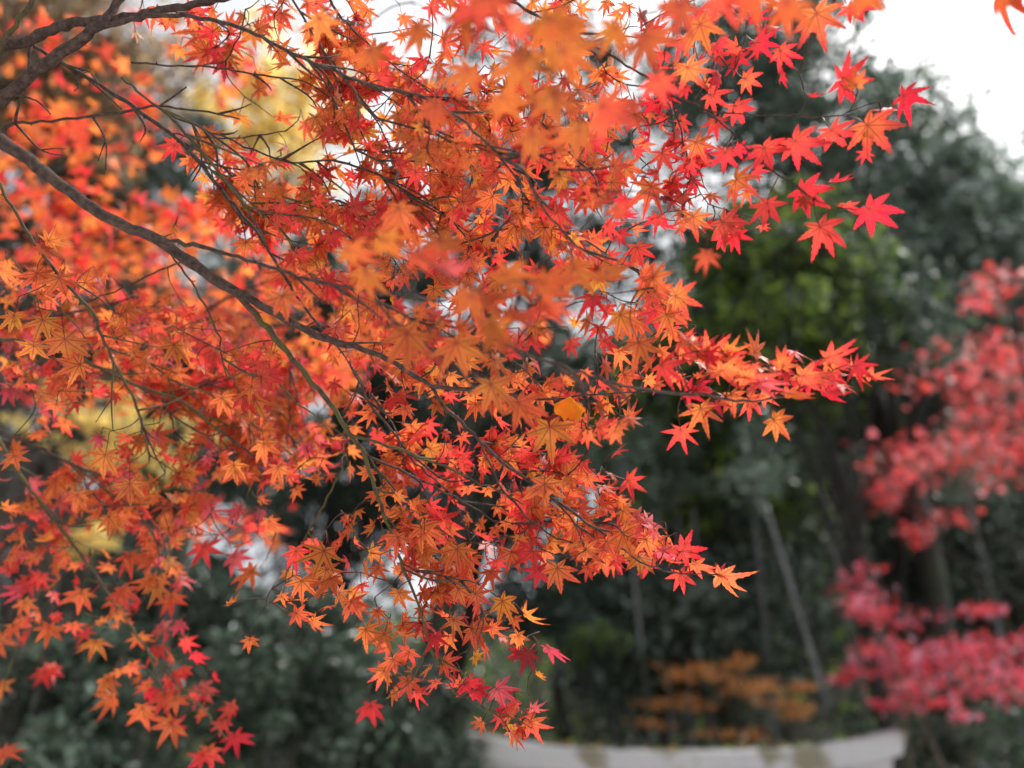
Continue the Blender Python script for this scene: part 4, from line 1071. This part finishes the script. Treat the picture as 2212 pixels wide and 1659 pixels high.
spray_maple('maple_tree', 'blurred red maple with layered sprays along the right edge', 8.5,
    [(2170, 640, 60, 36, 90), (2120, 780, 90, 50, 130), (2200, 760, 60, 50, 100), (2050, 830, 70, 36, 90), (2170, 860, 90, 50, 150), (2110, 930, 100, 40, 150), (2000, 985, 90, 36, 140), (1950, 1030, 60, 36, 110), (2160, 960, 80, 50, 120), (2080, 1010, 90, 26, 110), (1940, 1085, 40, 26, 60), (2050, 1120, 60, 20, 80), (2000, 1165, 34, 26, 50), (2210, 1020, 50, 40, 70)],
    .066, RD, 2330, .09, bark=M_TRUNK)
spray_maple('maple_tree', 'blurred pinkish red maple with pale thin stems at the lower right corner', 7.6,
    [(1850, 1260, 50, 34, 80), (1880, 1300, 50, 30, 70), (1950, 1330, 60, 20, 60), (2090, 1320, 60, 16, 50), (1870, 1410, 60, 32, 110), (1960, 1420, 70, 30, 110), (2060, 1420, 80, 34, 150), (2140, 1410, 70, 36, 120), (1840, 1465, 40, 18, 50), (2000, 1460, 80, 26, 110), (2180, 1480, 60, 34, 80), (1960, 1520, 50, 20, 70), (2090, 1490, 70, 20, 80), (2060, 1540, 40, 14, 30)],
    .062, [c * C_(.95, 1.0, 1.3) for c in RD], 2100, .028, stems=3, bark=M_TAN)
spray_maple('maple_tree', 'small brown orange maple with flat sprays above the stone gate', 9.0,
    [(1470, 1452, 40, 14, 70), (1500, 1436, 30, 12, 50), (1600, 1428, 30, 14, 60), (1545, 1462, 50, 12, 70), (1580, 1482, 50, 14, 90), (1650, 1488, 50, 12, 90), (1710, 1496, 40, 10, 70), (1430, 1526, 40, 14, 60), (1490, 1524, 50, 14, 80), (1660, 1524, 40, 14, 70), (1725, 1548, 40, 12, 70), (1590, 1588, 46, 12, 130), (1390, 1555, 40, 9, 50)],
    .055, BN, 1570, .045, bark=M_TRUNK, flat=.75)
lm = [(x, y, rx, ry, n) for x, y, rx, ry, n in [(60, 60, 120, 50, 50), (60, 280, 110, 60, 60), (160, 330, 120, 60, 70), (280, 300, 90, 50, 40), (60, 430, 120, 60, 80), (200, 440, 120, 60, 90), (330, 420, 90, 60, 70), (420, 480, 80, 60, 60), (100, 560, 120, 60, 80), (240, 560, 120, 60, 90), (400, 590, 110, 50, 80), (520, 600, 90, 60, 60), (620, 640, 80, 50, 50), (700, 740, 80, 50, 50), (700, 850, 60, 40, 50), (330, 690, 130, 50, 70), (520, 760, 120, 50, 70), (420, 90, 90, 40, 30), (600, 880, 100, 50, 50), (300, 800, 140, 40, 40), (120, 780, 140, 40, 40), (480, 900, 100, 30, 24), (540, 140, 70, 50, 24), (480, 1130, 110, 36, 40), (820, 800, 70, 40, 30), (1140, 720, 50, 50, 16)]]
spray_maple('maple_tree', 'out of focus red and orange maple close behind the left limbs', 2.5, [(x, y, rx, ry, n * .95) for x, y, rx, ry, n in lm], .043, RO, -1900, .03, spread=.45, bark=M_BARK)

# slender pale trunks in the wood
GT = 'slender pale trunks in the wood'
for lab, x0, y0, x1, y1, d, wpx in (
    ('brightest pale leaning trunk, right of the small brown orange maple', 1800, 1565, 1700, 1240, 8.2, 15),
    ('grey upright trunk left of the small brown orange maple', 1395, 1500, 1365, 1200, 9.5, 12),
    ('thin grey trunk above the small brown orange maple', 1665, 1480, 1630, 1130, 10.5, 11),
    ('leftmost of three bluish grey trunks over the stone gate', 1440, 1440, 1425, 1200, 10.6, 13),
    ('middle of three bluish grey trunks over the stone gate', 1485, 1440, 1468, 1180, 10.8, 13),
    ('rightmost of three bluish grey trunks over the stone gate', 1528, 1440, 1505, 1190, 11, 12),
    ('pale grey trunk between the red maple and the brown orange maple', 1880, 1600, 1800, 1180, 10, 12),
    ('pale leaning trunk behind the lower red maple', 2190, 1500, 2120, 1200, 9, 13)):
    a, b = P(x0, y0, d), P(x1, y1, d)
    dv = (a - b) / np.linalg.norm(a - b)
    g = a + dv * max(0.1, (a[2] - ground_z(a[0], a[1])) / max(.2, -dv[2]))
    gz = (g[0], g[1], ground_z(g[0], g[1]))
    root = empty('slender_tree', gz, lab, 'tree', GT)
    up = b - dv * 1.2
    c = catmull([np.array(gz) - [0, 0, .1], a, b, up], .3)
    V, T = tube(c, np.linspace(wpx * 1.1, wpx * .5, len(c)) / 2 * d / F, 8, .05)
    link_mesh('trunk', V, T, M_PALE, root)
    cc, pts = clump_points(up, np.array([.5, .5, .6]), 10, 50, .28)
    V, T, C = quad_leaves(pts, .09, GR)
    pl = Pile(); pl.add(V, T, C); pl.build('crown', M_GREEN, root, smooth=False)

# black forked tree in the right half
fb = P(1955, 1240, 10.5)
fr = empty('forked_tree', (fb[0], fb[1], ground_z(fb[0], fb[1])), 'black trunk forking in two above the lower red maple', 'tree')
p = Pile()
for pts, r0, r1 in (([(1960, 1400, 10.5), (1950, 1150, 10.5), (1950, 940, 10.5)], .11, .08), ([(1950, 945, 10.5), (1925, 860, 10.5), (1915, 760, 10.4), (1890, 640, 10.3)], .075, .03), ([(1950, 945, 10.5), (1990, 880, 10.5), (2010, 800, 10.6), (2040, 700, 10.6)], .07, .03)):
    q = [P(*t) for t in pts]
    if r0 == .11:
        q = [np.array([fb[0], fb[1], ground_z(fb[0], fb[1]) - .1])] + q
    c = catmull(q, .2)
    p.add(*tube(c, np.linspace(r0, r1, len(c)), 9, .05))
p.build('trunk', M_TRUNK, fr)
cc, pts = clump_points(P(1960, 700, 10.5), np.array([1.0, .8, .9]), 34, 70, .3)
V, T, C = quad_leaves(pts, .09, GR + DK)
pl = Pile(); pl.add(V, T, C); pl.build('crown', M_GREEN, fr, smooth=False)

# dry twig thicket at the left edge
tb = P(60, 1120, 5.9)
th = empty('dry_thicket', (tb[0], tb[1], ground_z(tb[0], tb[1])), 'tangle of bare grey brown twigs at the left edge among yellow leaves', 'shrub')
p = Pile()
for k in range(95):
    a = np.array([tb[0], tb[1], 0]) + np.array([rng.normal(0, .25), rng.normal(0, .2), ground_z(tb[0], tb[1])])
    e = P(rng.uniform(-100, 210), rng.uniform(860, 1160), 5.9 + rng.normal(0, .25))
    c = catmull([a, (a + e) / 2 + rng.normal(0, .15, 3), e, e + rng.normal(0, .25, 3) + np.array([.15, 0, -.05])], .15)
    p.add(*tube(c, np.linspace(.006, .002, len(c)), 4))
p.build('stem', bark_material('dry_twig_bark', (.045, .036, .034), (.15, .13, .125), 30), th)

# ------------------------------------------------------------------ the stone gate
m_st, t, b, o_ = new_mat('weathered_stone')
geo = N(t, 'ShaderNodeNewGeometry')
n1 = N(t, 'ShaderNodeTexNoise'); n1.inputs['Scale'].default_value = 2.6; n1.inputs['Detail'].default_value = 6
n2 = N(t, 'ShaderNodeTexNoise'); n2.inputs['Scale'].default_value = 40; n2.inputs['Detail'].default_value = 3
t.links.new(geo.outputs['Position'], n1.inputs['Vector']); t.links.new(geo.outputs['Position'], n2.inputs['Vector'])
r1 = N(t, 'ShaderNodeValToRGB')
r1.color_ramp.elements[0].position = .40; r1.color_ramp.elements[0].color = (.24, .22, .16, 1)
r1.color_ramp.elements[1].position = .50; r1.color_ramp.elements[1].color = (.54, .535, .56, 1)
t.links.new(n1.outputs['Fac'], r1.inputs[0])
mm = N(t, 'ShaderNodeMix', data_type='RGBA', blend_type='MULTIPLY'); mm.inputs['Factor'].default_value = .45
t.links.new(r1.outputs[0], mm.inputs[6]); t.links.new(n2.outputs['Color'], mm.inputs[7])
t.links.new(mm.outputs[2], b.inputs['Base Color']); b.inputs['Roughness'].default_value = .85
bp = N(t, 'ShaderNodeBump'); bp.inputs['Strength'].default_value = .5; bp.inputs['Distance'].default_value = .02
t.links.new(n2.outputs['Fac'], bp.inputs['Height']); t.links.new(bp.outputs[0], b.inputs['Normal'])

GD = 7.0
gc = P(1474, 1627, GD)
gz = ground_z(gc[0], gc[1])
gate = empty('stone_gate', (gc[0], gc[1], gz), 'pale weathered stone torii gate, its curved lintel along the bottom edge', 'gate')
def beam(half, sec, z0, rise, overhang, power=2.6, n=28):
    """a curved stone beam: cross section sec (y, z) swept along x with ends that rise and lean outwards"""
    V, T = [], []
    k = len(sec)
    for i in range(n + 1):
        u = -1 + 2 * i / n
        for (y, z) in sec:
            V.append((gc[0] + u * half + math.copysign(1, u) * abs(u) ** 8 * overhang * (z / .3), gc[1] + y, z0 + z + rise * abs(u) ** power))
    for i in range(n):
        for j in range(k):
            a, b_ = i * k + j, i * k + (j + 1) % k
            T += [(a, b_, b_ + k), (a, b_ + k, a + k)]
    for j in range(1, k - 1):
        T += [(0, j, j + 1), (n * k, n * k + j + 1, n * k + j)]
    return np.array(V), np.array(T)
zt = gc[2]
hl = 940 / 2 * GD / F
V, T = beam(hl, [(-.19, -.20), (.19, -.20), (.23, -.02), (.0, .035), (-.23, -.02)], zt, .17, .10)
link_mesh('top_lintel', V, T, m_st, gate, smooth=False)
V, T = beam(hl * .955, [(-.15, -.42), (.15, -.42), (.15, -.203), (-.15, -.203)], zt, .15, .08)
link_mesh('lower_lintel', V, T, m_st, gate, smooth=False)
V, T = beam(hl * .80, [(-.07, -.86), (.07, -.86), (.07, -.66), (-.07, -.66)], zt, 0, 0)
link_mesh('tie_beam', V, T, m_st, gate, smooth=False)
mp = []
for k in range(26):
    u = rng.uniform(-.95, .9)
    m_ = int(rng.uniform(8, 34))
    q = rng.normal(size=(m_, 3)) * np.array([rng.uniform(.03, .10), .05, .012])
    q[:, 2] = np.abs(q[:, 2])
    mp.append(q + np.array([gc[0] + u * hl, gc[1] - .06 + rng.uniform(-.05, .1), zt + .028 + .17 * abs(u) ** 2.6]))
V, T, C = quad_leaves(np.vstack(mp), .045, OL + DK + BN[:1], .7)
pl = Pile(); pl.add(V, T, C)
pl.build('moss', M_GREEN, gate, smooth=False)['kind'] = 'stuff'
for s in (-1, 1):
    x = gc[0] + s * hl * .60
    c = catmull([(x + s * .09, gc[1], gz - .1), (x + s * .05, gc[1], (gz + zt) / 2), (x, gc[1], zt - .40)], .2)
    V, T = tube(c, np.linspace(.19, .165, len(c)), 20)
    link_mesh('pillar', V, T, m_st, gate)

# ------------------------------------------------------------------ ground
m_g, t, b, o_ = new_mat('leaf_litter_soil')
geo = N(t, 'ShaderNodeNewGeometry')
n1 = N(t, 'ShaderNodeTexNoise'); n1.inputs['Scale'].default_value = 6; n1.inputs['Detail'].default_value = 8
t.links.new(geo.outputs['Position'], n1.inputs['Vector'])
r1 = N(t, 'ShaderNodeValToRGB')
r1.color_ramp.elements[0].position = .35; r1.color_ramp.elements[0].color = (.012, .014, .009, 1)
r1.color_ramp.elements[1].position = .7; r1.color_ramp.elements[1].color = (.045, .038, .022, 1)
t.links.new(n1.outputs['Fac'], r1.inputs[0]); t.links.new(r1.outputs[0], b.inputs['Base Color'])
b.inputs['Roughness'].default_value = .95
gx = np.concatenate([np.linspace(-160, -22, 10), np.linspace(-20, 20, 61), np.linspace(22, 160, 10)])
gy = np.concatenate([np.linspace(-120, -12, 8), np.linspace(-10, 40, 76), np.linspace(44, 200, 10)])
V = np.array([(x, y, ground_z(x, y)) for y in gy for x in gx])
nx = len(gx)
T = np.array([(j * nx + i, j * nx + i + 1, (j + 1) * nx + i + 1, (j + 1) * nx + i) for j in range(len(gy) - 1) for i in range(nx - 1)])
tag(link_mesh('ground', V, T, m_g), kind='structure')
m_gr, t, b, o_ = new_mat('bounce_gravel')  # pale ground added out of view to bounce light onto leaf undersides
geo = N(t, 'ShaderNodeNewGeometry')
vo = N(t, 'ShaderNodeTexVoronoi'); vo.inputs['Scale'].default_value = 55
t.links.new(geo.outputs['Position'], vo.inputs['Vector'])
r1 = N(t, 'ShaderNodeValToRGB')
r1.color_ramp.elements[0].color = (.42, .41, .39, 1); r1.color_ramp.elements[1].color = (.66, .64, .60, 1)
t.links.new(vo.outputs['Color'], r1.inputs[0]); t.links.new(r1.outputs[0], b.inputs['Base Color'])
b.inputs['Roughness'].default_value = .9
bp = N(t, 'ShaderNodeBump'); bp.inputs['Distance'].default_value = .01
t.links.new(vo.outputs['Distance'], bp.inputs['Height']); t.links.new(bp.outputs[0], b.inputs['Normal'])
gx = np.linspace(-9, 9, 55); gy = np.linspace(-9, 5.6, 45)
V = np.array([(x, y, ground_z(x, y) + .02) for y in gy for x in gx])
T = np.array([(j * 55 + i, j * 55 + i + 1, (j + 1) * 55 + i + 1, (j + 1) * 55 + i) for j in range(44) for i in range(54)])
tag(link_mesh('added_bounce_gravel', V, T, m_gr), kind='structure')
pu = np.stack([rng.uniform(-26, 26, 60000), rng.uniform(12.5, 40, 60000), rng.random(60000)], 1)
pu[:, 2] = np.array([ground_z(x, y) for x, y in pu[:, :2]]) + pu[:, 2] ** 2 * 1.3
V, T, C = quad_leaves(pu, .24, DK + DK + OL + GR[:1], .55)
pl = Pile(); pl.add(V, T, C)
tag(pl.build('undergrowth', M_GREEN, smooth=False), kind='stuff')
print('LEAVES', len(leaves), 'SKELETON', n_sk)
